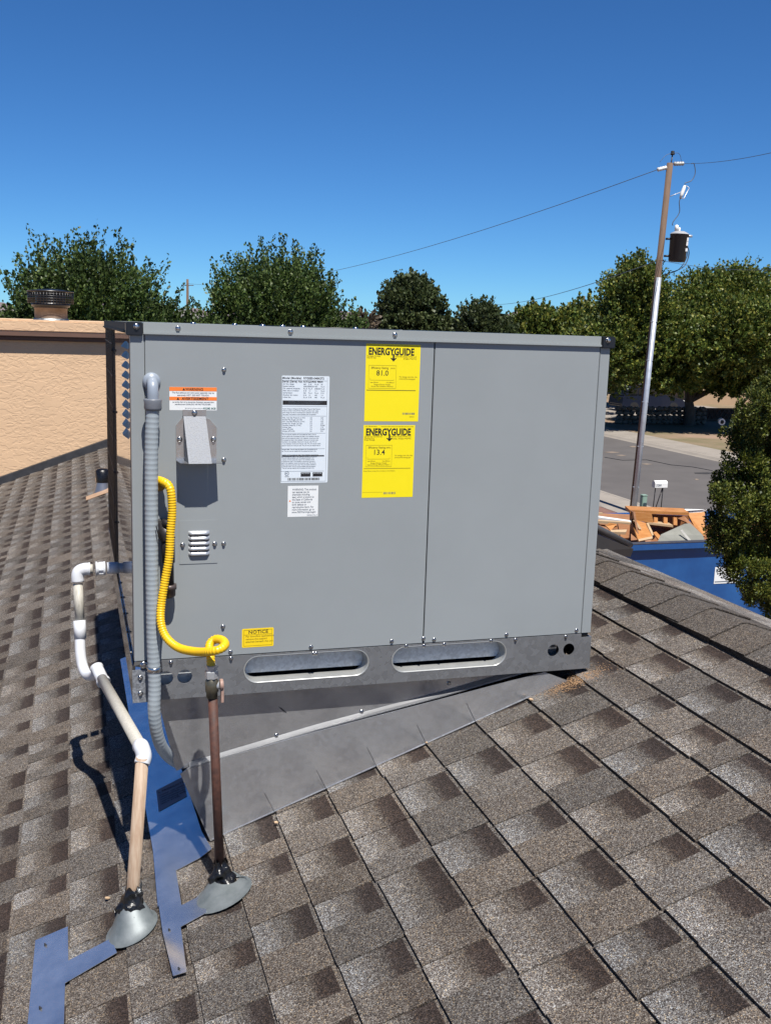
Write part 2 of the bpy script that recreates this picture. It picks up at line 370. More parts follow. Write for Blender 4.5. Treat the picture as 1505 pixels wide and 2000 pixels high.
def shingle_mesh(width, flag, tone, hue, h0, name='shingle'):
    """unit length in t (local X), width in local Y; wedge thicker at its butt"""
    bm = bmesh.new(); uvl = bm.loops.layers.uv.new('UVMap'); tl = bm.loops.layers.float_color.new('tint')
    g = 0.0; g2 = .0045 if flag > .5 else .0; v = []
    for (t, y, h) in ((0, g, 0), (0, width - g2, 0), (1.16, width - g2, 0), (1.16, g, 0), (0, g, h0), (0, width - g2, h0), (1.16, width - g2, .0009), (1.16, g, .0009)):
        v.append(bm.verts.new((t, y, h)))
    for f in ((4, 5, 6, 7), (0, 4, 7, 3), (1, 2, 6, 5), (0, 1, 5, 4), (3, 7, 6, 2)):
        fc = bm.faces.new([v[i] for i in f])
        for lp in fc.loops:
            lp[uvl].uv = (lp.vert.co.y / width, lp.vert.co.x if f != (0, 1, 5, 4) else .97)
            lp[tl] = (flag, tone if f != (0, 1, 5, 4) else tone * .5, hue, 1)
    bmesh.ops.recalc_face_normals(bm, faces=bm.faces)
    me = bpy.data.meshes.new(name); bm.to_mesh(me); bm.free(); me.materials.append(M_SH); return me
variants = {}
def variant(wd, flag, ti):
    k = (wd, flag, ti)
    if k not in variants:
        r = random.Random(hash((int(wd * 1000), int(flag * 10), ti)))
        tone = [.88, .96, 1.04][ti] if flag else [.78, .92, 1.06][ti]
        variants[k] = shingle_mesh(wd, flag, tone, [.1, .5, .9][(ti + int(wd * 100)) % 3], .0092)
    return variants[k]
lines = [.30, .20, .073, -.037, -.188, -.341, -.484, -.625, -.765, -.905, -1.04, -1.172, -1.303, -1.431, -1.572, -1.715]
while lines[-1] > SLO: lines.append(lines[-1] - .142)
def project(p):
    q = p - CO; d = q.dot(CZ)
    return (752.5 + F * q.dot(CX) / d, 1000 - F * q.dot(CY) / d, d) if d > .05 else (-1e4, 0, d)
slots = []
for ci in range(len(lines) - 1, 0, -1):
    slo, shi = lines[ci], lines[ci - 1]; L = shi - slo
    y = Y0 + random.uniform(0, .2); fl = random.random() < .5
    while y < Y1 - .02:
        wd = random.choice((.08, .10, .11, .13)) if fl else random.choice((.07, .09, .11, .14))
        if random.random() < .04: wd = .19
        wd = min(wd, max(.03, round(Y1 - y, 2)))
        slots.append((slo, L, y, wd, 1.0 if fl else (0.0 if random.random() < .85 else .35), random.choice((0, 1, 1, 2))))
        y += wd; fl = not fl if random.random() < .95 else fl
def score(sl):
    slo, L, y, wd, _, _ = sl; c = rp(slo + L / 2, y + wd / 2); u, v, d = project(c)
    if not (-60 < u < 1565 and 0 < v < 2080): return 0
    q = c - CO; hidden = False
    if c.y > 0:
        t = (0 - CO.y) / q.y; h = CO + q * t
        if -.0 < h.x < 1.19 and -.02 < h.z < .88: hidden = True
    if hidden: return 0
    return wd * L * abs(q.normalized().dot(EN)) / (q.length ** 2)
order = sorted(range(len(slots)), key=lambda i: -score(slots[i]))
singles = set(order[:285]); rest_bm = bmesh.new()
rest_bm.loops.layers.uv.new('UVMap'); rest_bm.loops.layers.float_color.new('tint')
BASIS = Matrix((ES, Vector((0, 1, 0)), EN)).transposed()
rest_v = []; rest_f = []; rest_uv = []; rest_t = []
for i, (slo, L, y, wd, fl, ti) in enumerate(slots):
    me = variant(wd, fl, ti); jig = random.uniform(-.0025, .0025)
    Mx = Matrix.Translation(rp(slo + jig, y, .0006 + .0003 * (i % 3))) @ BASIS.to_4x4() @ Matrix.Rotation(random.uniform(-.004, .004), 4, 'Z') @ Matrix.Diagonal((L, 1, 1, 1))
    if i in singles:
        o = bpy.data.objects.new('shingle', me); col.objects.link(o); o.parent = roof
        o.matrix_parent_inverse = Matrix.Translation(-Vector(house.location) + Vector((0, 0, GZ)) * 1) if False else Matrix.Identity(4)
        o.matrix_basis = Matrix.Translation(-world_loc(roof)) @ Mx
    else:
        o0 = len(rest_v); rest_v += [tuple(Mx @ v.co) for v in me.vertices]
        uvd = me.uv_layers['UVMap'].data; td = me.attributes['tint'].data
        for p in me.polygons:
            rest_f.append(tuple(me.vertices[0].index + o0 + k for k in p.vertices))
            for li in p.loop_indices: rest_uv.append(tuple(uvd[li].uv)); rest_t.append(tuple(td[li].color))
def soup(name, V, Fc, UV, TN, parent):
    me = bpy.data.meshes.new(name); me.from_pydata(V, [], Fc)
    ul = me.uv_layers.new(name='UVMap'); ul.data.foreach_set('uv', np.array(UV, dtype=np.float32).ravel())
    ca = me.color_attributes.new('tint', 'FLOAT_COLOR', 'CORNER'); ca.data.foreach_set('color', np.array(TN, dtype=np.float32).ravel())
    me.materials.append(M_SH); o = bpy.data.objects.new(name, me); col.objects.link(o); put(o, parent); o['kind'] = 'stuff'; return o
soup('shingles', rest_v, rest_f, rest_uv, rest_t, roof)
# courses of the far slope
V, Fc, UV, TN = [], [], [], []
wv = .16
while wv < 3.2:
    y = Y0
    while y < Y1:
        wd = random.uniform(.1, .25); yy = min(y + wd, Y1)
        if wmax(y + wd / 2) > wv:
            a = wv - .145; o0 = len(V); L = min(wv, wmax(y + wd / 2)); fl = float(random.random() < .5); tn = random.choice((.5, .85, 1.1, 1.35))
            V += [tuple(rb(a, y, .001)), tuple(rb(a, yy, .001)), tuple(rb(L, yy, .007)), tuple(rb(L, y, .007)), tuple(rb(L, yy, 0)), tuple(rb(L, y, 0))]
            for f in ((0, 3, 2, 1), (3, 5, 4, 2)):
                Fc.append(tuple(k + o0 for k in f)); UV += [(0, .5 if k in (0, 1) else .1) for k in f]; TN += [(fl, tn, .5, 1)] * 4
        y += wd
    wv += .14
soup('far_shingles', V, Fc, UV, TN, roof)
# ridge caps, each folded over the crest
def cap_mesh(i):
    r = random.Random(i); bm = bmesh.new(); uvl = bm.loops.layers.uv.new('UVMap'); tl = bm.loops.layers.float_color.new('tint')
    prof = []   # (point fn of lift)
    for s_ in (.300, .345, .385): prof.append(lambda h, s_=s_: rp(s_, 0, h))
    for a in (.2, .5, .8):
        def f(h, a=a):
            p = rp(.393, 0, h).lerp(rb(.013, 0, h), a); return p + (EN * (1 - a) + NB * a) * (.0025 * math.sin(math.pi * a) + .001)
        prof.append(f)
    for w_ in (.03, .07, .13): prof.append(lambda h, w_=w_: rb(w_, 0, h))
    n = len(prof); rows = []
    for (y, h) in ((0, .0195), (0, .0228), (.205, .0158)):
        rows.append([bm.verts.new(p(h) + Vector((0, y, 0))) for p in prof])
    tone = r.choice((.72, .8, .9)); hue = r.random()
    fcs = []
    for k in range(n - 1):
        fcs.append((bm.faces.new((rows[0][k], rows[0][k + 1], rows[1][k + 1], rows[1][k])), 1.0)); fcs.append((bm.faces.new((rows[1][k], rows[1][k + 1], rows[2][k + 1], rows[2][k])), 1))
    low = [bm.verts.new(prof[0](.0) + Vector((0, y, 0))) for y in (0, .205)]
    fcs.append((bm.faces.new((rows[1][0], rows[2][0], low[1], low[0])), .6))
    lowb = [bm.verts.new(prof[-1](.0) + Vector((0, y, 0))) for y in (0, .205)]
    fcs.append((bm.faces.new((rows[1][-1], rows[2][-1], lowb[1], lowb[0])), .6))
    for f, k in fcs:
        for lp in f.loops: lp[uvl].uv = (0, .5); lp[tl] = (0, tone * k, hue, 1)
    bmesh.ops.recalc_face_normals(bm, faces=bm.faces)
    if fcs[1][0].normal.z < 0: bmesh.ops.reverse_faces(bm, faces=bm.faces)
    me = bpy.data.meshes.new('ridge_cap'); bm.to_mesh(me); bm.free(); me.materials.append(M_SH); return me
caps = [cap_mesh(i) for i in range(5)]
for i in range(78):
    y = -3.38 + .005 + i * .1475
    o = bpy.data.objects.new('ridge_cap', caps[(i * 7) % 5]); col.objects.link(o); o.parent = roof
    rl = world_loc(roof); o.matrix_basis = Matrix.Translation(Vector((random.uniform(-.002, .002), y, 0)) - rl)

# taller stucco part at the far end of the roof
WX0, WX1, WY = -9.0, 1.15, 8.3
up = MB(); up.box(WX0, WX1, WY, WY + 6, GZ, .66)
up.build('upper_wall', M_STUCCO, house)
bd = MB(); bd.box(WX0 - .05, WX1 + .05, WY - .05, WY + 6.05, .662, .70); bd.box(WX0 - .09, WX1 + .09, WY - .09, WY + 6.09, .70, .742)
bd.build('trim_band', M_BAND, house, bevel=.006)
pp = MB(); pp.box(WX0 - .03, WX1 + .03, WY - .03, WY + 6.03, .742, .86); pp.build('parapet', M_STUCCOB, house, bevel=.015)
fl = MB(); fl.prism([rp(SLO, WY - .09, .0), rp(RIDGE, WY - .09, .0), rp(RIDGE, WY - .09, .075), rp(SLO, WY - .09, .075)], (0, .085, 0)); fl.build('step_flashing', M_FLASHD, house, bevel=.006)
# chimney flue on top of the taller part
c = px(100, 628, 9.6)
M_FLUE = mat('weathered_flue', (.22, .15, .10), .6, .5, color2=(.36, .27, .20), scale=9, bump=.003)
flue = thing('flue', 'short round metal chimney flue with a wide black mesh cap on the stucco parapet', 'chimney', (c.x, c.y, .8))
MB().lathe([(.175, -.2), (.178, .02), (.172, .03), (.172, .135), (.178, .14), (.178, .155), (.15, .16)], (c.x, c.y, c.z), n=32).build('pipe', M_FLUE, flue)
MB().lathe([(.19, -.02), (.186, .03), (.176, .035)], (c.x, c.y, c.z), n=32).build('collar', galv('flue_collar', (.35, .38, .4), .5, .03), flue)
MB().lathe([(.15, .15), (.20, .16), (.205, .20), (.15, .205), (.15, .15)], (c.x, c.y, c.z), n=32).build('cap_base', M_BLACK, flue)
cp = MB().lathe([(.16, .318), (.245, .318), (.248, .328), (.12, .345), (.0, .352)], (c.x, c.y, c.z), n=32).build('cap', M_BLACK, flue)
mh = MB()
for k in range(44):
    a = 2 * math.pi * k / 44; q = Vector((c.x + .238 * math.cos(a), c.y + .238 * math.sin(a), c.z))
    mh.tube([q + Vector((0, 0, .195)), q + Vector((0, 0, .32))], .004, 5, smooth=True)
for h in (.2, .225, .25, .275, .30):
    mh.lathe([(.236, h - .004), (.242, h), (.236, h + .004)], (c.x, c.y, c.z), n=32)
mh.build('cap_mesh', M_BLACK, flue)
MB().lathe([(.16, .2), (.16, .32)], (c.x, c.y, c.z), n=20).build('inner_pipe', M_BLACK, flue)

# plumbing vent farther up the left side of the roof
v0 = rp(-1.19, 5.72)
vent = thing('roof_vent', 'small capped plumbing vent on a peach flashing plate near the stucco wall', 'vent', v0)
M_PEACH = mat('peach_painted_metal', (.50, .32, .20), .6, var=.12, scale=20)
MB().prism([rp(-1.32, 5.5, .011), rp(-1.12, 5.5, .011), rp(-1.12, 5.66, .011), rp(-1.14, 6.4, .011), rp(-1.23, 6.4, .011), rp(-1.23, 5.66, .011), rp(-1.32, 5.66, .011)], EN * .003).build('flashing_plate', M_PEACH, vent)
MB().lathe([(.075, -.02), (.045, .08), (.04, .10)], v0, n=20).build('cone', M_LIP, vent)
MB().lathe([(.05, .07), (.055, .16), (.035, .175), (.0, .178)], v0, n=20).build('cap', M_TAR, vent)

# ------------------------------------------------------------------ the rooftop unit
W, H, D = 1.187, .8795, 1.66
unit = thing('rooftop_unit', 'large grey packaged air conditioning unit standing level on the sloping shingle roof', 'air conditioner', (W / 2, D / 2, 0))
MB().box(.006, W - .006, .004, D - .004, .09, H - .012).build('core', M_DARK, unit)
MB().box(.0, .0305, -.0, .03, .098, .856).build('corner_post', M_PAINT, unit, bevel=.001)
MB().box(1.1595, W, -.0, .03, .098, .856).build('corner_post', M_PAINT, unit, bevel=.001)
MB().box(.0318, .7118, -.001, .012, .0985, .857).build('access_panel', M_PAINT, unit, bevel=.0012)
MB().box(.7146, 1.1578, -.001, .012, .0985, .857).build('access_panel', M_PAINT, unit, bevel=.0012)
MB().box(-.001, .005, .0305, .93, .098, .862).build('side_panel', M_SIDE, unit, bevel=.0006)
MB().box(-.0035, .004, .9315, .94, .098, .862).build('side_post', M_BLACK, unit)
MB().box(W - .005, W + .001, .0305, D - .03, .098, .862).build('right_panel', M_PAINT, unit)
MB().box(.03, W - .03, D - .012, D + .001, .098, .862).build('back_panel', M_PAINT, unit)
MB().box(.0, .03, D - .03, D, .098, .862).build('corner_post', M_PAINT, unit)
MB().box(W - .03, W, D - .03, D, .098, .862).build('corner_post', M_PAINT, unit)
cg = MB(); cg.box(-.004, .004, .942, D - .031, .10, .858)
y = .95
while y < D - .04: cg.box(-.006, -.004, y, y + .004, .10, .858); y += .016
z = .11
while z < .85: cg.box(-.0068, -.0055, .945, D - .034, z, z + .002); z += .1
cg.build('coil_guard', M_COIL, unit)
# side louvres
M_FIN = mat('fin_zinc', (.20, .21, .22), .4, .35, var=.15, scale=120)
for k in range(10):
    zc = .826 - k * .0232; L = MB()
    y0, y1 = .10, .235; pr = -.0125
    L.add([(-.001, y0, zc - .009), (-.001, y1, zc - .0075), (-.001, y1 - .02, zc + .0075), (-.001, y0 + .02, zc + .009),
           (pr, y0 + .05, zc - .004), (pr, y1 - .05, zc - .004)],
          [(4, 5, 2, 3), (0, 4, 3), (1, 2, 5), (0, 1, 5, 4)])
    L.build('louver', M_FIN, unit, bevel=.0015)
def screw(n_, p, axis, parent, r=.0052, mtl=None):
    r *= .84
    p = Vector(p); ax = Vector(axis)
    mb = MB().lathe([(r * 1.25, 0), (r * 1.3, .0008), (r * .95, .0016)], p, ax, 12)
    mb.lathe([(r * .82, .0012), (r * .82, .0046), (r * .6, .0054), (0.0, .0056)], p, ax, 6, smooth=False)
    return mb.build(n_, mtl or M_SCREW, parent)
FY = (0, -1, 0)
for (x, z) in [(.207, .779), (.207, .572), (.207, .373), (.206, .171), (.224, .1065), (.4215, .1065), (.629, .1085), (.7135, .1105), (.742, .106), (.942, .107), (1.144, .107)]:
    screw('screw', (x, -.001, z), FY, unit)
# top trim
tr = MB(); tr.box(.0285, W - .0285, -.0035, .012, .8535, H); tr.box(.0285, W - .0285, -.0085, -.0035, .8535, .8590)
tr.build('top_trim', M_TRIM, unit, bevel=.0009)
ts = MB(); ts.box(-.0085, .012, .033, D - .02, .856, H); ts.box(-.014, -.0085, .033, D - .02, .856, .8605); ts.build('side_trim', mat('dark_glossy_trim', (.02, .022, .025), .55, var=.3, scale=40, spec=.1), unit, bevel=.0008)
for xx in (0, W):
    s_ = 1 if xx == 0 else -1; c_ = MB(); a, b = sorted((xx - s_ * .009, xx + s_ * .0275)); c_.box(a, b, -.0092, .032, .8505, H + .0006)
    c_.build('corner_cap', M_BLACK, unit, bevel=.002)
    a, b = sorted((xx - s_ * .009, xx + s_ * .0275)); MB().box(a, b, D - .03, D + .009, .8505, H + .0004).build('corner_cap', M_BLACK, unit, bevel=.002)
MB().box(W - .012, W + .0065, .033, D - .031, .8535, H).build('side_trim', M_TRIM, unit, bevel=.0009)
MB().box(.0285, W - .0285, D - .012, D + .0065, .8535, H).build('back_trim', M_TRIM, unit, bevel=.0009)
MB().box(.012, W - .012, .012, D - .012, .868, H - .0016).build('top_panel', M_TOP, unit)
for k, rr_ in enumerate((.06, .12, .18, .24)):
    MB().tube([(.72 + rr_ * math.cos(t * .2618), 1.1 + rr_ * math.sin(t * .2618), H) for t in range(25)], .0014, 6, caps=False).build('fan_guard_ring', M_BLACK, unit)
for (x, z) in [(.104, .8685), (.359, .8685), (.611, .8685)]: screw('screw', (x, -.0035, z), FY, unit, .0058)
for x in (.0135, W - .0125): screw('screw', (x, -.0092, .8705), FY, unit, .0066)
for (x, y_) in [(.14, .02), (.30, .03), (.345, .02), (.40, .05), (.24, .06), (.52, .02)]:
    MB().lathe([(.006, -.002), (.006, .0035), (.004, .005), (0, .0054)], (x, y_, H - .001), n=8).build('screw', M_SCREW, unit)
for k in range(9): screw('screw', (-.002, .05 + k * .17 if k < 6 else .96 + (k - 6) * .3, .104), (-1, 0, 0), unit, .0045, M_IRON)
for z in (.79, .60, .41, .25): screw('screw', (-.0035, .936, z), (-1, 0, 0), unit, .006, M_IRON)

# base rail with its fork slots and round knock-outs
def stadium(x0, x1, z0, z1, n=12, y=-.004):
    r = (z1 - z0) / 2; zc = (z0 + z1) / 2; out = []
    for k in range(n + 1): a = R(90) + math.pi * k / n; out.append(Vector((x0 + r + r * math.cos(a), y, zc + r * math.sin(a))))
    for k in range(n + 1): a = R(-90) + math.pi * k / n; out.append(Vector((x1 - r + r * math.cos(a), y, zc + r * math.sin(a))))
    return out
def circ(x, z, r, n=20, y=-.004): return [Vector((x + r * math.cos(2 * math.pi * k / n), y, z + r * math.sin(2 * math.pi * k / n))) for k in range(n)]
holesS = [stadium(.258, .568, .0265, .0915), stadium(.632, .941, .0265, .0915)]
holesC = [circ(.1155, .054, .0175), circ(.071, .053, .0175), circ(1.078, .0565, .0165), circ(1.1235, .0565, .0165)]
base = MB().plate([[Vector(p) for p in ((.033, -.004, 0), (1.1885, -.004, 0), (1.1885, -.004, .088), (1.158, -.004, .088), (1.158, -.004, .0975), (.033, -.004, .0975))]] + holesS + holesC, (0, .003, 0)).build('base_rail', M_RAIL, unit)
lipm = MB()
for st in holesS:
    n = len(st); zc = .059; xc = sum(p.x for p in st) / n
    def inset(k, d, y): 
        out = []
        for p in st:
            dx = max(abs(p.x - xc) - .1225, 0) * (1 if p.x > xc else -1); v_ = Vector((dx, 0, p.z - zc)); v_.normalize(); out.append(Vector((p.x, y, p.z)) - v_ * d)
        return out
    rings = [inset(0, -.0025, -.0045), inset(0, 0, -.0055), inset(0, .001, 0), inset(0, .0025, .012), inset(0, .0045, .028)]
    vs = [p for r_ in rings for p in r_]
    lipm.add(vs, [(i * n + k, i * n + (k + 1) % n, (i + 1) * n + (k + 1) % n, (i + 1) * n + k) for i in range(len(rings) - 1) for k in range(n)], True)
lipm.build('slot_lip', mat('pale_slot_lip', (.58, .59, .57), .32, .5, var=.08, scale=30), unit)
M_ZD = galv('soft_zinc', (.80, .84, .86), .4, .006, .12, .0003, metal=.3)
bk = MB(); bk.box(.20, 1.0, .030, .034, .040, .0965); bk.build('inner_channel', M_ZD, unit)
bf = MB(); bf.box(.034, 1.16, -.0005, .085, .0005, .004); bf.build('channel_floor', M_ZD, unit)
for (x0, x1, zt, mm_) in ((.045, .15, .062, M_ZD), (1.04, 1.10, .075, M_CURB)): MB().box(x0, x1, .022, .025, .0045, zt).build('inner_bracket', mm_, unit)
MB().box(.02, 1.17, .10, .105, .0, .09).build('channel_back', M_DARK, unit)
sr = MB(); sr.box(-.005, .002, .0, D, -.001, .0885); sr.build('side_rail', galv('side_rail_zinc', (.34, .33, .32), .13, .05, .08, .0001), unit)
MB().box(W - .002, W + .0015, .0, D, 0, .088).build('side_rail', M_RAIL, unit)
MB().box(.0, W, D - .002, D + .002, 0, .097).build('rear_rail', M_RAIL, unit)
brk = MB(); brk.plate([[Vector(p) for p in ((-.0055, -.0072, -.002), (.0315, -.0072, -.002), (.0315, -.0072, .079), (-.0055, -.0072, .079))]], (0, .0031, 0)); brk.box(.028, .0345, -.0105, -.0041, -.002, .079)
bo = brk.build('corner_bracket', M_SPANGLE, unit, bevel=.0008)
for z in (.021, .060): screw('screw', (.0125, -.0073, z), FY, unit, .006)
for (x, z) in [(.0835, .091), (.225, .0915), (.4275, .0905), (.434, .0905), (.667, .0945), (.7145, .0925), (.769, .0925), (.898, .0945), (.967, .093), (1.112, .093)]:
    screw('screw', (x, -.004, z), FY, unit, .0048)
tb = MB(); tb.prism([(-.002, -.007, .0885), (.032, -.007, .0805), (.033, -.0045, .0975), (.0, -.001, .0975)], (0, .002, 0)); tb.build('bent_tab', M_DARK, unit)

# vent hood
hz = MB(); f0 = -.0012
hood = MB()
HT = [(.1150, f0 - .004, .673), (.1650, f0 - .004, .673)]; HB = [(.121, -.058, .571), (.1725, -.058, .571)]
hood.add([HT[0], HT[1], HB[1], HB[0]], [(0, 1, 2, 3)])
hood.add([HT[0], HB[0], (.117, f0, .570), (.1150, f0, .673)], [(0, 1, 2, 3)])
hood.add([HT[1], HB[1], (.1705, f0, .570), (.1650, f0, .673)], [(0, 1, 2, 3)])
ho = hood.build('vent_hood', M_SPANGLE, unit)
MB().box(.1138, .1662, -.004, -.0014, .6735, .6875).build('hood_flange', M_CURB, ho)
MB().prism([(.0985, -.0014, .572), (.1168, -.0014, .572), (.1148, -.0014, .668), (.112, -.0014, .668), (.0985, -.0014, .652)], (0, -.002, 0)).build('hood_flange', M_CURB, ho)
MB().prism([(.1712, -.0014, .572), (.190, -.0014, .572), (.190, -.0014, .648), (.174, -.0014, .666), (.1665, -.0014, .668)], (0, -.002, 0)).build('hood_flange', M_CURB, ho)
MB().prism([(.0985, -.0035, .571), (.1175, -.0035, .571), (.121, -.0565, .571), (.103, -.051, .571)], (0, 0, .0012)).build('hood_wing', M_LIP, ho)
MB().prism([(.1708, -.0035, .571), (.190, -.0035, .571), (.197, -.050, .570), (.1725, -.0565, .571)], (0, 0, .0012)).build('hood_wing', M_LIP, ho)
screw('screw', (.140, -.004, .6805), FY, ho, .006)
for x in (.1065, .183): screw('screw', (x, -.0035, .620), FY, ho, .006)
# louvred cover
lc = MB().box(.1045, .1925, -.0022, -.0011, .3275, .4315).build('louver_cover', M_PAINT, unit, bevel=.0004)
for k in range(5):
    zc = .4005 - k * .0122; L = MB(); n = 10; x0, x1 = .125, .174; prof = [(0, .0058), (.0035, .0045), (.006, .0005), (.0065, -.0038), (.0, -.0042)]
    vs = []; 
    for t in range(n + 1):
        f_ = t / n; x = x0 + (x1 - x0) * f_; e = min(1, 1.6 * math.sin(math.pi * f_) ** .5)
        for (dy, dz) in prof: vs.append((x, -.0024 - dy * e, zc + dz))
    q = len(prof); L.add(vs, [(i * q + k2, i * q + k2 + 1, (i + 1) * q + k2 + 1, (i + 1) * q + k2) for i in range(n) for k2 in range(q - 1)], True)
    L.build('louver', M_STEEL, lc)
    MB().box(x0 + .003, x1 - .003, -.0030, -.0023, zc - .0058, zc - .0043).build('louver_slot', M_DARK, lc)
for x in (.112, .186): screw('screw', (x, -.0022, .3735), FY, lc, .0055)

# ------------------------------------------------------------------ labels on the unit
def label(name, x0, x1, z0, z1, m, y=-.0011, sk=0.0, rad=0.0, parent=None):
    """flat sticker; sk = how far its foot is shifted in x"""
    if rad:
        pts = []
        for (cx, cz, a0) in ((x1 - rad, z1 - rad, 0), (x0 + rad, z1 - rad, 90), (x0 + rad, z0 + rad, 180), (x1 - rad, z0 + rad, 270)):
            for k in range(4): a = R(a0 + k * 30); pts.append((cx + rad * math.cos(a), y, cz + rad * math.sin(a)))
    else: pts = [(x0, y, z1), (x0 + sk, y, z0), (x1 + sk, y, z0), (x1, y, z1)]
    return MB().prism(pts, (0, -.0002, 0)).build(name, m, parent or unit)
def strip(x0, x1, z0, z1, m, parent, y=-.00155, name='print'):
    return MB().box(x0, x1, y, y + .0002, z0, z1).build(name, m, parent)
def lines_mb(segs, m, parent, y=-.00155, t=.0006, name='print'):
    mb = MB()
    for (xa, za, xb, zb) in segs:
        mb.box(min(xa, xb) - t / 2, max(xa, xb) + t / 2, y, y + .00015, min(za, zb) - t / 2, max(za, zb) + t / 2)
    return mb.build(name, m, parent)
def barcode(x0, x1, z0, z1, m, parent, seed):
    r = random.Random(seed); mb = MB(); x = x0
    while x < x1:
        w_ = r.choice((.0005, .0008, .0013)); mb.box(x, min(x + w_, x1), -.00155, -.0014, z0, z1); x += w_ + r.choice((.0005, .0009, .0013))
    return mb.build('barcode', m, parent)

def energy(x0, x1, z0, z1, val, unitword, sub, lines2, foot, seed):
    e = label('energy_label', x0, x1, z0, z1, M_LYEL); X = lambda f: x0 + (x1 - x0) * f; Z = lambda f: z1 - (z1 - z0) * f; yy = -.0015
    text('ENERGYGUIDE', X(.045), Z(.138), .0232, M_INK, e, yy, bold=.035, sx=.735, name='headline')
    a = MB(); xc = X(.505); a.box(xc - .0021, xc + .0021, yy - .0001, yy + .0001, Z(.195), Z(.125)); a.prism([(xc, yy, Z(.222)), (xc - .0078, yy, Z(.178)), (xc - .0048, yy, Z(.175)), (xc, yy, Z(.193)), (xc + .0048, yy, Z(.175)), (xc + .0078, yy, Z(.178))], (0, -.0001, 0)); a.build('arrow', M_INK, e)
    text('U.S. Government', X(.03), Z(.024), .0042, M_INKO, e, yy); text('Federal law prohibits removal of this label before consumer purchase.', X(.97), Z(.024), .0029, M_INKO, e, yy, 'RIGHT')
    text(sub, X(.02), Z(.165), .0046, M_INKO, e, yy, ls=.85); text(lines2, X(.93), Z(.165), .0046, M_INKO, e, yy, 'RIGHT', ls=1.15)
    bx0, bx1, bz0, bz1 = X(.06), X(.56), Z(.57), Z(.275)
    lines_mb([(bx0, bz0, bx1, bz0), (bx0, bz1, bx1, bz1), (bx0, bz0, bx0, bz1), (bx1, bz0, bx1, bz1), (X(.09), Z(.465), X(.52), Z(.465)), (X(.09), Z(.465), X(.09), Z(.44)), (X(.52), Z(.465), X(.52), Z(.45))], M_INKO, e, t=.0005, name='rating_box')
    text('Efficiency Rating', X(.10), Z(.318), .0066, M_INKO, e, yy, bold=.012); text(unitword, X(.54), Z(.316), .004, M_INKO, e, yy, 'RIGHT')
    text(val, X(.31), Z(.405), .0178, M_INK, e, yy, 'CENTER', bold=.004, name='rating')
    text('Least Efficient', X(.09), Z(.500), .0036, M_INKO, e, yy); text('Most Efficient', X(.53), Z(.500), .0036, M_INKO, e, yy, 'RIGHT')
    text('Range of Similar Models\n' + foot, X(.31), Z(.528), .0042, M_INKO, e, yy, 'CENTER', ls=1.0)
    text('For energy cost info, visit\nproductinfo.energy.gov', X(.62), Z(.425), .0044, M_INKO, e, yy, ls=1.1)
    lines_mb([(X(.03), Z(.595), X(.93), Z(.595))], M_INK if seed == 1 else M_INKO, e, t=.0012, name='rule')
    if seed == 1: barcode(X(.70), X(.93), Z(.91), Z(.885), M_INKG, e, 3); text('92093-01', X(.88), Z(.945), .0034, M_INKO, e, yy, 'CENTER')
    else: barcode(X(.42), X(.66), Z(.955), Z(.925), M_INKG, e, 5); text('Energy efficiency ratings of the unit depend on the installation.', X(.02), Z(.635), .0032, M_INKO, e, yy); lines_mb([(X(.01), Z(.925), X(.4), Z(.925))], M_INKO, e, t=.0003, name='rule')
    return e
energy(.5415, .6775, .6625, .8465, '81.0', '(AFUE)', 'Packaged Furnace\nNatural Gas', 'NORTEK Global HVAC LLC\nR*GED-***K***C', 'Annual Fuel Utilization Efficiency', 1)
energy(.5405, .6705, .4765, .6535, '13.4', '(SEER2)', 'Central Air Conditioner\nCooling Only\nSingle Package', 'NORTEK Global HVAC LLC\nMODEL: R*GED-***K***C', 'Seasonal Energy Efficiency Ratio 2', 2)
# orange warning label
wl_ = label('warning_label', .0845, .1905, .686, .7385, M_WHITE2)
strip(.0845, .1905, .7295, .7384, M_ORANGE, wl_, name='orange_band'); strip(.0845, .1905, .7085, .7165, M_ORANGE, wl_, name='orange_band')
yy = -.0017
text('WARNING', .140, .7310, .0082, M_INK, wl_, yy, 'CENTER', bold=.02); text('AVERTISSEMENT', .142, .7097, .0082, M_INK, wl_, yy, 'CENTER', bold=.02)
for (x, z) in ((.1135, .7312), (.1005, .7098)): MB().prism([(x, yy, z), (x + .006, yy, z), (x + .003, yy, z + .0055)], (0, -.0001, 0)).build('hazard_triangle', M_INK, wl_)
text('The flue exhaust and vent cover assembly may be\nextremely HOT. DO NOT TOUCH!', .1375, .7245, .0047, M_INKG, wl_, yy, 'CENTER', bold=.006, ls=1.2)
text("La sortie d'air et le couvercle d'aération peuvent être\nextrêmement CHAUDS. NE PAS TOUCHER !", .1375, .7035, .0043, M_INKG, wl_, yy, 'CENTER', bold=.006, ls=1.2)
text('SEE INSTALLATION MANUAL', .160, .6895, .0032, M_INKG, wl_, yy, 'RIGHT'); text('902382 BCB', .1885, .6888, .0056, mat('green_ink', (.03, .12, .10), .5), wl_, yy, 'RIGHT', bold=.015)
# notice
nt = label('notice_label', .2515, .3285, .1155, .1625, M_LYEL2, rad=.003)
text('NOTICE', .291, .1495, .0118, M_INK, nt, -.0015, 'CENTER', bold=.012, sx=1.12); lines_mb([(.256, .147, .324, .147), (.256, .1195, .324, .1195), (.256, .1585, .324, .1585), (.256, .1195, .256, .1585), (.324, .1195, .324, .1585)], M_INKO, nt, t=.0007, name='border')
text('For downflow applications\nremove the support\nattached beneath the unit', .2605, .141, .0064, M_INKO, nt, -.0015, bold=.008, ls=1.05)
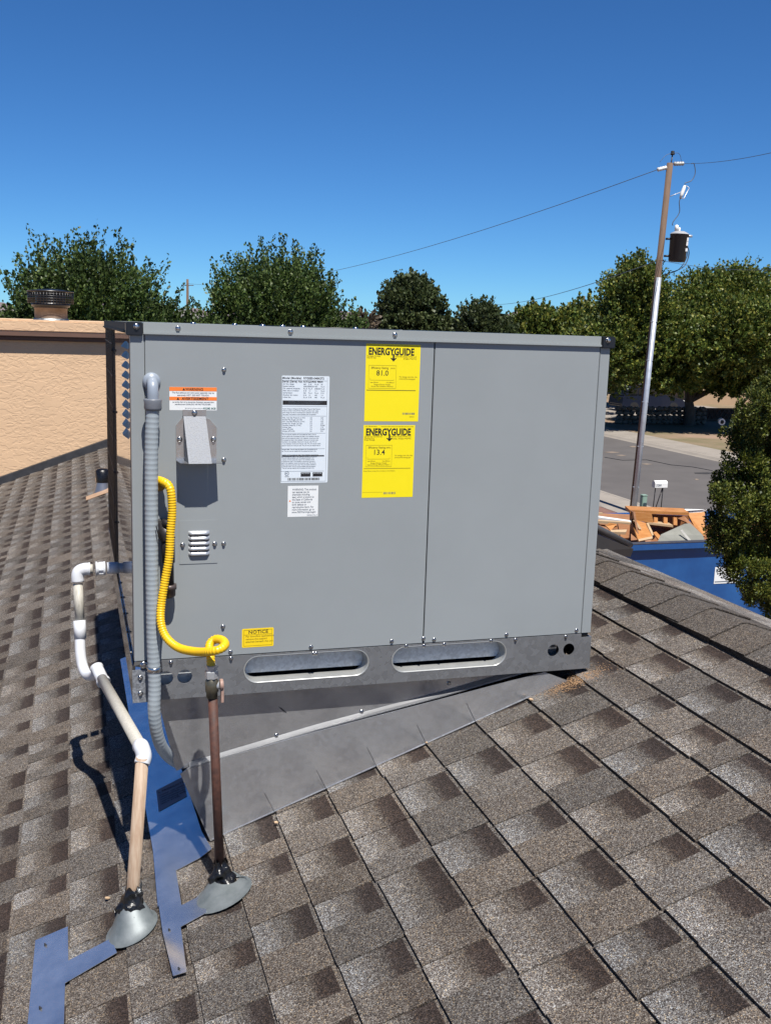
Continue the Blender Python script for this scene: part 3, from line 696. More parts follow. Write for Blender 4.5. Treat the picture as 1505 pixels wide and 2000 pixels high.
# rating plate
rl = label('rating_label', .3405, .4545, .5155, .768, M_WHITE, rad=.003)
yl = -.00155
t1 = text('Model (Modèle):  R7GEES-048K072\nSerial (Série) No: R7F220400 9804', .3425, .7605, .0068, M_INK, rl, yl, bold=.012, ls=1.15, name='model_print')
rows = []; r_ = random.Random(4)
wordsA = ['Air flow range', 'System balance', 'Min. external ampacity', 'Max. fuse or breaker', 'Compressor', 'Outdoor fan motor', 'Indoor fan']
for k, wd_ in enumerate(wordsA): rows.append(text(wd_ + ':', .3435, .7475 - k * .0051, .0044, M_INKG, rl, yl))
for k in range(7):
    for j, x in enumerate((.392, .404, .419, .434)):
        rows.append(text(r_.choice(('R.L.A', '460', '21.8', '208/230', 'F.L.A', '60', '1.4')), x, .7475 - k * .0051, .0042, M_INKG, rl, yl))
strip(.3435, .4495, .7005, .7105, M_INK, rl, yl + .00005, 'black_band')
rows.append(text('WARNING   FOR OUTDOOR INSTALLATION ONLY\nPOUR INSTALLATION EXTERIEURE SEULEMENT', .3565, .7065, .0036, M_WHITE, rl, yl - .00012))
body = ['Factory Charge of refrigerant R410A. Design Pressure: High Pressure', 'Pressure de base d usine: R410A. Pression nominale: haute / basse', 'Serial charge may need to be adjusted per installation instructions.', 'Gas supply inlet pressure must be checked prior to operation.']
for k, s_ in enumerate(body): rows.append(text(s_, .3435, .690 - k * .0043, .0037, M_INKG, rl, yl, sx=.86))
gasr = ['Max. inlet Gas Pressure, in WC', 'Entrée Max de gaz, (po CE)', 'Min. Inlet Gas Pressure, in WC', 'Entrée Min. de gaz, (po CE)', 'Manifold Pressure, in WC', 'Orifice, Size', 'Input, BTU/HR', 'Output, BTU/HR']
for k, s_ in enumerate(gasr):
    rows.append(text(s_, .3435, .669 - k * .0045, .0042, M_INKG, rl, yl)); rows.append(text(r_.choice(('10.5', '7.0', '3.5', '80,000')), .409, .669 - k * .0045, .0042, M_INKG, rl, yl)); rows.append(text(r_.choice(('13.0', '11.0', '10.0', '72,000')), .434, .669 - k * .0045, .0042, M_INKG, rl, yl))
para = 'This unit must be installed with the accessories listed in the installation manual and wired per code. '
for k in range(13):
    if k in (7, 10): continue
    s_ = (para * 2)[k * 11:k * 11 + 66 + (k * 7) % 9]; rows.append(text(s_, .3430, .6300 - k * .0044, .0038, M_INKG, rl, yl, sx=.84))
strip(.3430, .4450, .5785, .5815, M_INK, rl, yl + .00005, 'black_band')
for k in range(7): rows.append(text((para * 3)[k * 17:k * 17 + 64], .3430, .5740 - k * .0040, .0037, M_INKG, rl, yl, sx=.86))
join_into([t for t in rows])
lines_mb([(.342, .757, .4495, .757), (.342, .697, .4495, .697), (.342, .6745, .448, .6745), (.341, .634, .447, .634), (.341, .597, .446, .597), (.341, .5435, .445, .5435), (.3415, .519, .342, .764), (.4495, .519, .4495, .764), (.3415, .519, .449, .519)], M_INKG, rl, yl, .0004, 'rule')
for x in (.389, .418): MB().box(x, x + .0235, yl, yl + .0001, .5305, .5405).build('certification_mark', M_INK, rl)
for x, s_ in ((.3905, 'AHRI CERTIFIED'), (.4195, 'AHRI CERTIFIED')): text(s_, x, .5372, .0031, M_WHITE, rl, yl - .00012, sx=.9)
tt = MB(); cc = Vector((.3555, yl, .5385))
tt.tube([cc + Vector((.0048 * math.cos(t * .314), 0, .0048 * math.sin(t * .314))) for t in range(21)], .0004, 5, caps=False); tt.build('round_mark', M_INKG, rl); text('ETL', .3555, .5368, .0042, M_INKG, rl, yl, 'CENTER', bold=.02); text('Intertek', .3555, .5300, .0032, M_INKG, rl, yl, 'CENTER')
barcode(.3575, .4355, .5215, .5275, M_INK, rl, 9)
# small warning label
sl = label('proposition_label', .3585, .4325, .4335, .5085, M_WHITE2)
text('WARNING: This product\ncan expose you to\nchemicals including\nlead, which is known to\nthe State of California\nto cause cancer and\nbirth defects or\nreproductive harm. For\nmore information, go to\nwww.P65Warnings.ca.gov', .3690, .4975, .0066, M_INKG, sl, -.0015, bold=.006, ls=.92, sx=.84)
MB().prism([(.3615, -.0014, .4705), (.3665, -.0014, .4705), (.364, -.0014, .4752)], (0, -.0001, 0)).build('hazard_triangle', M_ORANGE, sl)
text('920093-04 Rev A', .431, .4360, .0036, M_INKG, sl, -.0015, 'RIGHT')

# ------------------------------------------------------------------ curb under the unit
curb = thing('roof_curb', 'galvanised wedge shaped curb adapter filling the gap between unit and sloping roof', 'roof curb', (.6, .8, -.2))
q = .032
U = [(.040, q, -.0005), (1.12, q, -.0005), (1.122, q, -.006), (1.054, q, .002), (.781, q, -.060), (.443, q, -.123), (.096, q, -.199)]
MB().prism([(.052, q, -.001), (1.17, q, -.001), (1.15, q, -.0115), (1.035, q, -.004), (.781, q, -.058), (.443, q, -.121), (.097, q, -.199)], (0, 1.6, 0)).build('upper_skirt', M_CURB, curb)
lp = [(.128, -.189), (.135, -.1855), (.443, -.118), (.781, -.0545), (1.03, -.0015)]
lm = MB()
vs = []
for (x, z) in lp: vs += [(x, q - .0005, z + .008), (x, q - .008, z + .003), (x, q - .0135, z), (x, q - .0135, z - .004), (x, q - .008, z - .0045)]
lm.add(vs, [(i * 5 + k, i * 5 + k + 1, (i + 1) * 5 + k + 1, (i + 1) * 5 + k) for i in range(len(lp) - 1) for k in range(4)], False)
lm.build('folded_lip', M_LIP, curb, bevel=.0006)
yb = -.004
def fl_y(x, z): return yb + .11 * (z - (P0.z + (x - P0.x) * math.tan(TH)))
MB().prism([(x, fl_y(x, z), z) for x, z in ((.106, -.203), (.125, -.189), (.443, -.122), (.781, -.058), (1.06, -.0045), (1.128, -.032), (1.0, -.0775), (.82, -.143), (.60, -.223), (.40, -.296), (.183, -.375), (.176, -.377))], (0, .003, 0)).build('lower_flashing', M_CURB, curb)
# kick-out of flashing that lies on the shingles in front
kk = MB(); kk.prism([rp(-1.07, -.006, .010), rp(-.18, -.006, .010), rp(-.18, q, .010), rp(-1.07, q, .010)], EN * .0012); kk.build('flashing_foot', M_CURB, curb)
for s_ in (-.905, -.765, -.625, -.484, -.341):
    a = rp(s_, 0, .012); MB().prism([(a.x - .001, yb - .0006, a.z), (a.x + .001, yb - .0006, a.z), (a.x - .024, yb + .0052, a.z + .05), (a.x - .025, yb + .0052, a.z + .05)], (0, .0008, 0)).build('crease', M_CURB, curb)
for (x, z) in [(.565, -.086), (.345, -.130), (.80, -.026), (.30, -.118)][:3]: screw('screw', (x, q, z), FY, curb, .0055)
st = MB(); 
for (x, z) in ((.35, -.055), (.355, -.057)): st.beam((x, q - .0008, z), (x + .014, q - .0008, z - .014), .0012, .0012)
for (x, z) in ((.52, -.185), (.523, -.189)): st.beam((x, .009, z), (x + .022, .011, z + .016), .001, .001)
st.build('pen_marks', M_DARK, curb)

# ------------------------------------------------------------------ flashing sheets lying on the roof
def sheet(name, pts, label_, h=.0128, m=None):
    o = MB().prism([rp(s, y, h) for s, y in pts], EN * .0011)
    t = thing(name, label_, 'metal flashing', rp(*pts[0])); o.build('sheet', m or M_SHEET, t); return t
ap = sheet('curb_apron', [(-1.232, 1.6), (-1.14, 1.6), (-1.09, .05), (-1.077, -.05), (-1.108, -.067), (-1.17, -.075), (-1.225, -.19), (-1.217, .06), (-1.222, .50), (-1.228, 1.0)], 'wide blue reflecting sheet metal apron on the shingles left of the curb')
sp = MB().prism([rp(-1.183, .372, .0145), rp(-1.105, .385, .0145), rp(-1.105, .262, .0145), rp(-1.186, .245, .0145)], EN * .0004).build('product_sticker', mat('faded_blue_sticker', (.10, .15, .24), .4), ap)
Mt = Matrix.Translation(rp(-1.178, .348, .0153)) @ Matrix((ES, Vector((0, 1, 0)), EN)).transposed().to_4x4()
text('L PRODUCTS\n', 0, 0, .0125, M_DARK, sp, 0, M=Mt, bold=.02)
Mt = Matrix.Translation(rp(-1.178, .328, .0153)) @ Matrix((ES, Vector((0, 1, 0)), EN)).transposed().to_4x4()
text('CORP. OF AMERICA\nLANCASTER, CA\nwww.metalprod.com\nroof flashing 4x5x10\nGALV STEEL', 0, 0, .0105, M_DARK, sp, 0, M=Mt, ls=1.2)
screwp = lambda s, y, par: screw('nail', rp(s, y, .0143), EN, par, .003, M_DARK)
gf = sheet('gas_flange', [(-1.222, -.17), (-1.20, -.06), (-1.17, -.068), (-1.172, -.228), (-1.118, -.224), (-1.122, -.298), (-1.182, -.306), (-1.186, -.464), (-1.214, -.457), (-1.222, -.3)], 'narrow cross shaped metal flange beside the rusty gas riser', .0142)
screwp(-1.20, -.445, gf); screwp(-1.207, -.30, gf)
df = sheet('drain_flange', [(-1.510, -.100), (-1.434, -.104), (-1.432, -.238), (-1.335, -.228), (-1.325, -.290), (-1.439, -.312), (-1.442, -.62), (-1.520, -.60)], 'L shaped blue metal flange at the lower left corner beside the drain pipe', .0128)
screwp(-1.485, -.14, df)
screwp(-1.49, -.36, df)

# cone with tar collar
def cone(parent, base_s, base_y, top, r_top, rx, ry):
    n = 28; b = []; t = []
    for k in range(n):
        a = 2 * math.pi * k / n; b.append(rp(base_s + rx * math.cos(a), base_y + ry * math.sin(a), .0135)); t.append(Vector(top) + Vector((r_top * math.cos(a), r_top * math.sin(a), 0)))
    vs = []; rows_ = 5
    for i in range(rows_):
        f_ = i / (rows_ - 1); vs += [b[k].lerp(t[k], f_ ** .92) for k in range(n)]
    mb = MB().add(vs, [(i * n + k, i * n + (k + 1) % n, (i + 1) * n + (k + 1) % n, (i + 1) * n + k) for i in range(rows_ - 1) for k in range(n)], True)
    vs = b + [p + (p - rp(base_s, base_y, .0135)).normalized() * .006 for p in b]
    mb.add(vs, [(k, (k + 1) % n, n + (k + 1) % n, n + k) for k in range(n)], True)
    return mb.build('cone_flashing', M_CONE, parent)
def tar(parent, pts, rads, seed, amp=.35):
    r = random.Random(seed); P = even([Vector(p) for p in pts], .004); n = 26; N = len(P); vs = []
    ph = [r.uniform(0, 6.28) for _ in range(8)]
    for i, p in enumerate(P):
        f_ = i / (N - 1); j = f_ * (len(rads) - 1); k0 = min(int(j), len(rads) - 2); rr = rads[k0] + (rads[k0 + 1] - rads[k0]) * (j - k0)
        for k in range(n):
            a = 2 * math.pi * k / n
            d = 1 + amp * (.35 * math.sin(3 * a + ph[0] + 5 * f_) + .3 * math.sin(5 * a + ph[1] - 9 * f_) + .25 * math.sin(9 * f_ * 2 + ph[2] + 2 * a) + .25 * r.uniform(-1, 1))
            dz = .010 * math.sin(4 * a + ph[3]) * (1 if i in (0, N - 1) else 0) + (.008 * r.uniform(-1, 1) if i in (0, N - 1) else 0)
            vs.append(p + Vector((rr * d * math.cos(a), rr * d * math.sin(a), dz)))
    return MB().add(vs, [(i * n + k, i * n + (k + 1) % n, (i + 1) * n + (k + 1) % n, (i + 1) * n + k) for i in range(N - 1) for k in range(n)], True).build('tar_sealant', M_TAR, parent)

# ------------------------------------------------------------------ condensate drain
drain = thing('drain_pipe', 'white plastic condensate drain pipe leaving the unit on its left and dropping to the roof', 'pipe', rp(-1.285, -.2))
r0 = .0155
E1 = px(152, 1112, .65); 
A0 = Vector((.01, .65, E1.z - .001)); 
def seg(name, a, b, r, m, n=20): return MB().tube([a, b], r, n).build(name, m, drain)
xe = lambda u: px(u, 1112, .65).x
z1 = E1.z
seg('stub', A0, (xe(212), .65, z1), .0145, M_PVC)
MB().tube([(xe(232), .65, z1), (xe(209), .65, z1)], .0175, 20).build('socket', M_PVC, drain)
nut = MB().lathe([(.0135, 0), (.0205, .001), (.0205, .005), (.0175, .007), (.0175, .022), (.0205, .024), (.0205, .027), (.013, .028)], (xe(206) , .65, z1), (-1, 0, 0), 24)
for k in range(8):
    a = k * math.pi / 4; nut.box(-.0015, .0015, -.0015, .0015, 0, .016, Matrix.Translation((xe(204), .65, z1)) @ Matrix.Rotation(-a, 4, 'X') @ Matrix.Translation((0, 0, .018)) @ Matrix.Rotation(R(-90), 4, 'Y'))
nut.build('union_nut', M_PVC, drain)
seg('threaded_nipple', (xe(181), .65, z1), (xe(172), .65, z1), .0140, M_PVCOLD)
ep = smooth_path([(xe(176), .65, z1), (xe(165), .65, z1), (E1.x + .004, .65, z1 - .006), (E1.x - .001, .648, z1 - .018), (E1.x - .001, .646, z1 - .036)], 6)
MB().tube(ep, .0178, 24).build('elbow', M_PVC, drain)
MB().tube([(xe(176), .65, z1), (xe(173), .65, z1)], .0192, 24).build('elbow_rim', M_PVC, drain)
p1 = px(152, 1140, .646); p2 = px(156, 1215, .62); seg('pipe_section', p1, p2, .0135, M_PVCOLD)
p3 = px(155, 1212, .62); p4 = px(157, 1248, .605); seg('coupling', p3, p4, .0172, M_PVC)
p5 = px(156, 1244, .606)
bend = smooth_path([p5, px(157, 1275, .59), px(161, 1300, .575), px(169, 1317, .55), px(181, 1320, .51), px(190, 1313, .47)], 8)
MB().tube(bend, .0150, 24).build('bend', M_PVC, drain)
ta, tb_ = px(188, 1303, .47), px(203, 1334, .42)
MB().tube([ta, ta.lerp(tb_, .1), ta.lerp(tb_, .12), ta.lerp(tb_, .82), ta.lerp(tb_, .84), tb_], [.0185, .0185, .0168, .0168, .0190, .0190], 28).build('tee', M_PVC, drain)
MB().tube([ta + (ta - tb_) * .002, ta + (ta - tb_) * .03], [.0145, .0145], 24).build('tee_cap', M_PVCOLD, drain)
e2 = px(276, 1462, -.175)
MB().tube([ta.lerp(tb_, .7), e2], .0140, 24).build('long_pipe', M_PVCOLD, drain)
dirv = (e2 - tb_).normalized(); e3 = px(277, 1492, -.195)
MB().tube(smooth_path([e2 - dirv * .018, e2 + Vector((0, 0, .003)), e2.lerp(e3, .55) + Vector((.0045, 0, .002)), e3], 8), .0172, 28).build('elbow', M_PVC, drain)
bp_ = px(259, 1740, -.20); bq = px(256, 1800, -.202)
MB().tube([e3 + (e3 - bp_) * .05, bp_, bq], .0140, 28).build('lower_pipe', M_PVCTAN, drain)
dtop = px(258, 1764, -.202)
cone(drain, -1.288, -.225, dtop, .025, .054, .056)
tar(drain, [px(260, 1732, -.202), px(258, 1755, -.202), px(255, 1790, -.207)], [.0165, .021, .029, .031], 3, .3)

# ------------------------------------------------------------------ gas riser
YG = -.20
gas = thing('gas_riser', 'rusty brown gas riser with a shutoff valve, sealed with tar into a metal cone', 'pipe', rp(-1.08, YG))
g0 = px(430, 1716, YG); g1 = px(415, 1358, YG)
MB().tube([g0, g1], .0104, 24).build('riser', M_RUST, gas)
v1 = px(413, 1322, YG); v2 = px(411, 1300, YG); v3 = px(414, 1362, YG)
MB().tube([v3, v3.lerp(v1, .25), v3.lerp(v1, .3), v3.lerp(v1, .8), v3.lerp(v1, .85), v1], [.0125, .0125, .0145, .0145, .012, .012], 24).build('valve_body', M_BRASS, gas)
stem = MB().tube([v3.lerp(v1, .55), v3.lerp(v1, .55) + Vector((.017, -.004, .002))], .0085, 18)
stem.build('valve_stem', M_STEEL, gas)
hc = v3.lerp(v1, .58) + Vector((.017, -.004, .002))
lev = MB().tube([hc, hc + Vector((.007, 0, 0))], .0125, 20); lev.box(hc.x + .002, hc.x + .008, hc.y - .0075, hc.y + .0075, hc.z - .040, hc.z)
lev.build('valve_lever', M_LEVER, gas, bevel=.0008)
nutm = MB().lathe([(.010, -.002), (.0150, 0), (.0150, .015), (.0118, .017), (.0118, .023), (.0142, .0235), (.0142, .028), (.010, .029)], v1 + Vector((0, 0, -.002)), n=6, smooth=False)
nutm.build('flare_nut', M_STEEL, gas)
gtop = px(432, 1722, YG)
cone(gas, -1.080, -.255, px(441, 1714, YG - .01), .030, .064, .052)
tar(gas, [px(430, 1684, YG), px(433, 1712, YG - .004), px(440, 1752, YG - .014)], [.0125, .023, .033, .032], 8, .5)
tar(gas, [px(452, 1722, YG - .01), px(458, 1728, YG - .012)], [.014, .02], 12, .5)

# yellow corrugated connector
hose = thing('gas_connector', 'bright yellow corrugated gas hose looping from the unit down to the riser', 'hose', (.08, -.05, .3))
path = smooth_path([px(309, 938, -.012), px(318, 941, -.034), px(328, 947, -.046), px(334, 962, -.052), px(336, 1000, -.052), px(333, 1040, -.052), px(330, 1090, -.052), px(322, 1135, -.052), px(315, 1180, -.055), px(314, 1215, -.065), px(324, 1244, -.080), px(348, 1265, -.11), px(382, 1273, -.165), px(408, 1273, -.218), px(428, 1269, -.232), px(439, 1260, -.215), px(434, 1251, -.18), px(420, 1249, -.155), px(409, 1260, -.16), px(411, 1282, -.19), px(412, 1306, -.20)], 14)
ribbed(MB(), path, .0100, .0060, .0014, 18, 4).build('corrugated_tube', M_YEL, hose)
MB().tube([px(304, 950, .0), px(312, 947, -.02), px(316, 950, -.028)], [.013, .0145, .012], 6, smooth=False).build('end_fitting', mat('ochre_fitting', (.42, .25, .06), .45, .4, scale=60), hose)
# black iron gas fittings behind the hose
iron = thing('gas_drip_leg', 'black iron gas pipe fittings coming out of the unit behind the yellow hose', 'pipe fitting', (.075, -.03, .33))
MB().tube(smooth_path([(.064, .004, .415), (.066, -.012, .416), (.072, -.026, .408), (.077, -.029, .392)], 6), .017, 18).build('elbow', M_IRON, iron)
MB().tube([(.077, -.029, .44), (.077, -.029, .425), (.077, -.029, .424), (.0785, -.029, .265)], [.0135, .0135, .0115, .0115], 18).build('pipe', M_IRON, iron)
MB().tube([(.077, -.029, .398), (.077, -.029, .340)], .0150, 18).build('tee', M_IRON, iron)
MB().tube([(.079, -.029, .288), (.079, -.029, .277), (.079, -.029, .276), (.079, -.029, .262), (.079, -.029, .256)], [.0165, .0165, .014, .014, .009], 18).build('cap', mat('brown_iron', (.10, .075, .07), .45, .3, var=.2, scale=60), iron)
MB().lathe([(.0, 0), (.021, 0), (.022, .001), (.017, .0015)], (.064, -.0012, .415), FY, 24).build('grommet', M_DARK, iron)

# ------------------------------------------------------------------ electrical conduit
con = thing('electrical_conduit', 'grey flexible ribbed conduit running down the left edge of the unit into the curb', 'conduit', (.04, -.045, .3))
MB().lathe([(.0, .012), (.016, .011), (.0195, .004), (.0200, 0)], (.0455, -.001, .750), FY, 28).build('box_flange', M_FIT, con)
yc = -.042
MB().tube(smooth_path([(.0455, -.006, .750), (.0455, -.022, .750), (.0455, -.036, .744), (.0455, yc, .730), (.0455, yc, .705)], 8), .0122, 24).build('fitting_elbow', M_FIT, con)
cpl = MB().lathe([(.0125, 0), (.0195, .0005), (.0202, .003), (.0190, .010), (.0195, .0205), (.0175, .026), (.012, .0265)], (.0450, yc, .7145), (0, 0, -1), 28); cpl.build('coupling', M_FITD, con)
cpath = smooth_path([(.0445, yc, .692), (.041, yc, .60), (.0395, yc, .45), (.0395, yc, .30), (.0405, yc, .15), (.0425, yc, .05), px(301, 1385, yc), px(305, 1425, -.030), px(314, 1456, -.006), px(330, 1478, .045), px(350, 1492, .12)], 14)
ribbed(MB(), cpath, .0150, .0115, .00055, 24, 6, .5).build('flexible_tube', M_CONDUIT, con)
cl = MB().lathe([(.0153, 0), (.0162, .001), (.0162, .0105), (.0153, .0115)], (.0425, yc, .085), (0, 0, 1), 28); cl.box(.014, .027, -.0085, -.0065, .084, .097)
cl.tube([(.030, -.012, .0905), (.028, -.03, .0905)], .004, 8)
cl.build('strap', M_SCREW, con); screw('screw', (.0205, -.0085, .0905), FY, con, .0085)
wr = MB().tube(smooth_path([(.048, -.061, .432), (.052, -.062, .415), (.058, -.045, .398), (.062, -.01, .39)], 6), .0013, 6).build('wire', M_DARK, con)

# loose grit next to the unit
def chip(s, y, r, m, lab):
    o = MB(); c_ = rp(s, y, .009 + r * .4); rr = random.Random(int(s * 1e4)); pts = [c_ + Vector((r * rr.uniform(.6, 1.2) * math.cos(a), r * rr.uniform(.6, 1.2) * math.sin(a), 0)) for a in (0, 1.3, 2.4, 3.8, 5)]
    o.prism(pts, EN * r * .5); return tag(o.build('pebble', m), lab, 'pebble', 'loose chips on the roof')
M_CHIP = mat('pale_chip', (.6, .42, .26), .8, var=.2)
a_ = [(1040, 1375, .007, 'tan pebble just below the right tip of the curb flashing'), (543, 1615, .006, 'pale chip on the shingles below the left end of the flashing'), (835, 1458, .005, 'small tan chip touching the flashing edge near the middle'), (213, 1763, .006, 'pale chip on the roof left of the drain cone')]
for (u, v, r, lab) in a_:
    d = ray(u, v); t = EN.dot(P0 - CO) / EN.dot(d); P = CO + d * t; chip((P - P0).dot(ES), P.y, r, M_CHIP, lab)
# rust coloured sawdust heap near the right corner
nn = 1500; sv = []; sf = []
for k in range(nn):
    s_ = -.03 + random.gauss(0, 1) * .05 - .02; y_ = -.025 + random.gauss(0, .018) ; c_ = rp(s_, y_, .0085); r = random.uniform(.0006, .0018)
    o0 = len(sv); 
    for a in range(3): sv.append(tuple(c_ + Vector((r * math.cos(a * 2.1 + k), r * math.sin(a * 2.1 + k), random.uniform(0, r)))))
    sv.append(tuple(c_ + EN * r)); sf += [(o0, o0 + 1, o0 + 3), (o0 + 1, o0 + 2, o0 + 3), (o0 + 2, o0, o0 + 3)]
mb = MB(); mb.add(sv, sf); o = mb.build('tan_grit', mat('tan_grit', (.55, .33, .17), .9, var=.25, scale=200)); o['kind'] = 'stuff'

# ------------------------------------------------------------------ setting
M_ASPH = mat('street_asphalt', (.105, .095, .090), .9, color2=(.135, .122, .115), scale=.5, bump=.004, bscale=60)
M_CONC = mat('sidewalk_concrete', (.34, .30, .255), .85, var=.1, scale=1.2, bump=.003, bscale=30)
M_DRY = mat('yard_dry_grass', (.17, .15, .07), .95, color2=(.36, .24, .165), scale=.35, bump=.03, bscale=9)
M_RED = mat('red_gravel', (.20, .095, .07), .95, color2=(.27, .15, .115), scale=5, bump=.03, bscale=30)
g_ = MB(); g_.add([(-9000, -9000, GZ - .13), (9000, -9000, GZ - .13), (9000, 9000, GZ - .13), (-9000, 9000, GZ - .13)], [(0, 1, 2, 3)]); struct('ground', g_, M_DIRT)
s_ = MB(); s_.box(16.0, 25.3, -120, 400, GZ - .126, GZ - .115); struct('street', s_, M_ASPH)
k_ = MB(); k_.box(-160, 14.35, -120, 300, GZ - .125, GZ + .0); struct('near_yard', k_, M_DIRT)
k_ = MB()
for i in range(90): k_.box(14.36, 15.75, -120 + i * 3.0, -117.012 + i * 3.0, GZ - .125, GZ + .004)
struct('sidewalk', k_, M_CONC)
k_ = MB(); k_.prism([(15.76, -120, GZ - .125), (16.02, -120, GZ - .125), (15.95, -120, GZ - .02), (15.9, -120, GZ + .004), (15.76, -120, GZ + .004)], (0, 300, 0)); struct('kerb', k_, M_CONC)
k_ = MB(); k_.prism([(25.28, -120, GZ - .125), (25.75, -120, GZ - .125), (25.75, -120, GZ + .004), (25.5, -120, GZ - .01), (25.4, -120, GZ - .08)], (0, 400, 0)); struct('far_kerb', k_, M_CONC)
k_ = MB()
for i in range(90): k_.box(25.76, 27.4, -120 + i * 3.0, -117.012 + i * 3.0, GZ - .125, GZ + .004)
struct('far_sidewalk', k_, M_CONC)
k_ = MB(); k_.box(27.41, 200, -120, 300, GZ - .125, GZ + .0); struct('far_yard', k_, M_DRY)
k_ = MB(); k_.box(27.5, 44, 52, 62.5, GZ, GZ + .01); struct('driveway', k_, M_CONC)
gv = MB(); gv.prism([(8.5, 13.6, GZ), (14.2, 13.6, GZ), (14.2, 23.2, GZ), (11, 25.5, GZ), (8.5, 25.5, GZ)], (0, 0, .05))
struct('gravel_bed', gv, M_RED)
ed = MB().tube(smooth_path([(11.2, 15, GZ + .02), (12.2, 19, GZ + .1), (12.9, 21.5, GZ + .12), (12.4, 24.5, GZ + .05)], 8), .09, 8); tag(ed.build('garden_edging', M_DARK), 'dark curved edging strip across the red gravel bed', 'edging')

# mountains far away
mv = []; mf = []; n = 160
for i in range(n + 1):
    a = -.35 + 1.5 * i / n; rr = 5200
    h = 55 + 75 * (.5 + .5 * math.sin(i * .31 + 1)) * (.6 + .4 * math.sin(i * .083)) + 14 * math.sin(i * 1.3) + 5 * math.sin(i * 3.1)
    x, y = rr * math.sin(a), rr * math.cos(a)
    mv += [(x, y, GZ - 5), (x * 1.04, y * 1.04, max(30, h)), (x * 1.3, y * 1.3, GZ - 5)]
for i in range(n):
    a = i * 3; mf += [(a, a + 3, a + 4, a + 1), (a + 1, a + 4, a + 5, a + 2)]
mm = MB(); mm.add(mv, mf, True); struct('mountains', mm, mat('distant_rock', (.20, .155, .165), .95, color2=(.25, .20, .21), scale=.004))

def patch(name, pts, m, dz=-.111):
    mb = MB().prism([Vector((pz(u, v, GZ + dz).x, pz(u, v, GZ + dz).y, GZ + dz)) for u, v in pts], (0, 0, .003)); o = mb.build(name, m); o['kind'] = 'structure'; return o
M_DUST = mat('road_dust', (.30, .225, .165), .95, color2=(.22, .18, .145), scale=1.5)
patch('dust_patch', [(1242, 850), (1262, 851), (1300, 857), (1322, 863), (1296, 864), (1255, 858)], M_DUST)
for (u, v, w_) in ((1195, 883, 16), (1212, 889, 11), (1262, 906, 12), (1360, 936, 5), (1236, 872, 9)): patch('road_stain', [(u - w_, v), (u, v - 1.2), (u + w_, v + .6), (u, v + 1.8)], M_DUST)
patch('tar_patch', [(1355, 923), (1380, 922.5), (1400, 924), (1380, 926), (1357, 925)], mat('tar_patch', (.035, .033, .033), .8))
ck = MB().tube([Vector((pz(u, v, GZ - .108).x, pz(u, v, GZ - .108).y, GZ - .113)) for u, v in ((1180, 893), (1215, 899), (1262, 898), (1310, 908), (1352, 912), (1400, 921))], .018, 5).build('road_crack', M_TAR); ck['kind'] = 'structure'
# ------------------------------------------------------------------ foliage
def leaf_mat(name, cs, trans=.3):
    m = bpy.data.materials.new(name); m.use_nodes = True; n = m.node_tree.nodes; l = m.node_tree.links; b = n['Principled BSDF']
    g = n.new('ShaderNodeNewGeometry'); r = n.new('ShaderNodeValToRGB'); l.new(g.outputs['Random Per Island'], r.inputs[0])
    e = r.color_ramp.elements; e[0].color = col4(cs[0]); e[1].color = col4(cs[-1]); e[1].position = .985
    for i, c in enumerate(cs[1:-1]):
        x = e.new((i + 1) / (len(cs) - .6)); x.color = col4(c)
    nz = n.new('ShaderNodeTexNoise'); nz.inputs['Scale'].default_value = .9; l.new(g.outputs['Position'], nz.inputs['Vector'])
    mr = n.new('ShaderNodeMapRange'); mr.inputs[1].default_value = .35; mr.inputs[2].default_value = .65; mr.inputs[3].default_value = .75; mr.inputs[4].default_value = 1.25; l.new(nz.outputs[0], mr.inputs[0])
    v = n.new('ShaderNodeVectorMath'); v.operation = 'SCALE'; l.new(r.outputs[0], v.inputs[0]); l.new(mr.outputs[0], v.inputs['Scale'])
    l.new(v.outputs[0], b.inputs['Base Color']); b.inputs['Roughness'].default_value = .5; b.inputs['Specular IOR Level'].default_value = .35
    t = n.new('ShaderNodeBsdfTranslucent'); l.new(v.outputs[0], t.inputs[0]); mx = n.new('ShaderNodeMixShader'); mx.inputs[0].default_value = trans
    l.new(b.outputs[0], mx.inputs[1]); l.new(t.outputs[0], mx.inputs[2]); l.new(mx.outputs[0], n['Material Output'].inputs[0]); return m
L_DARK = leaf_mat('dark_leaves', [(.018, .036, .010), (.032, .060, .013), (.055, .090, .020), (.10, .135, .035)])
L_MID = leaf_mat('mixed_leaves', [(.026, .048, .010), (.058, .090, .016), (.098, .135, .024), (.21, .20, .035)])
L_FAR = leaf_mat('far_leaves', [(.024, .038, .014), (.038, .055, .018), (.055, .075, .026), (.08, .095, .035)])
L_JUN = leaf_mat('juniper_leaves', [(.018, .030, .006), (.042, .062, .010), (.088, .112, .016), (.16, .16, .03)], .2)
L_DRY = leaf_mat('dry_twigs', [(.09, .07, .045), (.12, .09, .06), (.14, .11, .08)], .1)
M_BARK = mat('grey_bark', (.085, .065, .05), .9, color2=(.16, .13, .105), scale=9, stretch=(1, 1, .25), bump=.02, bscale=20)

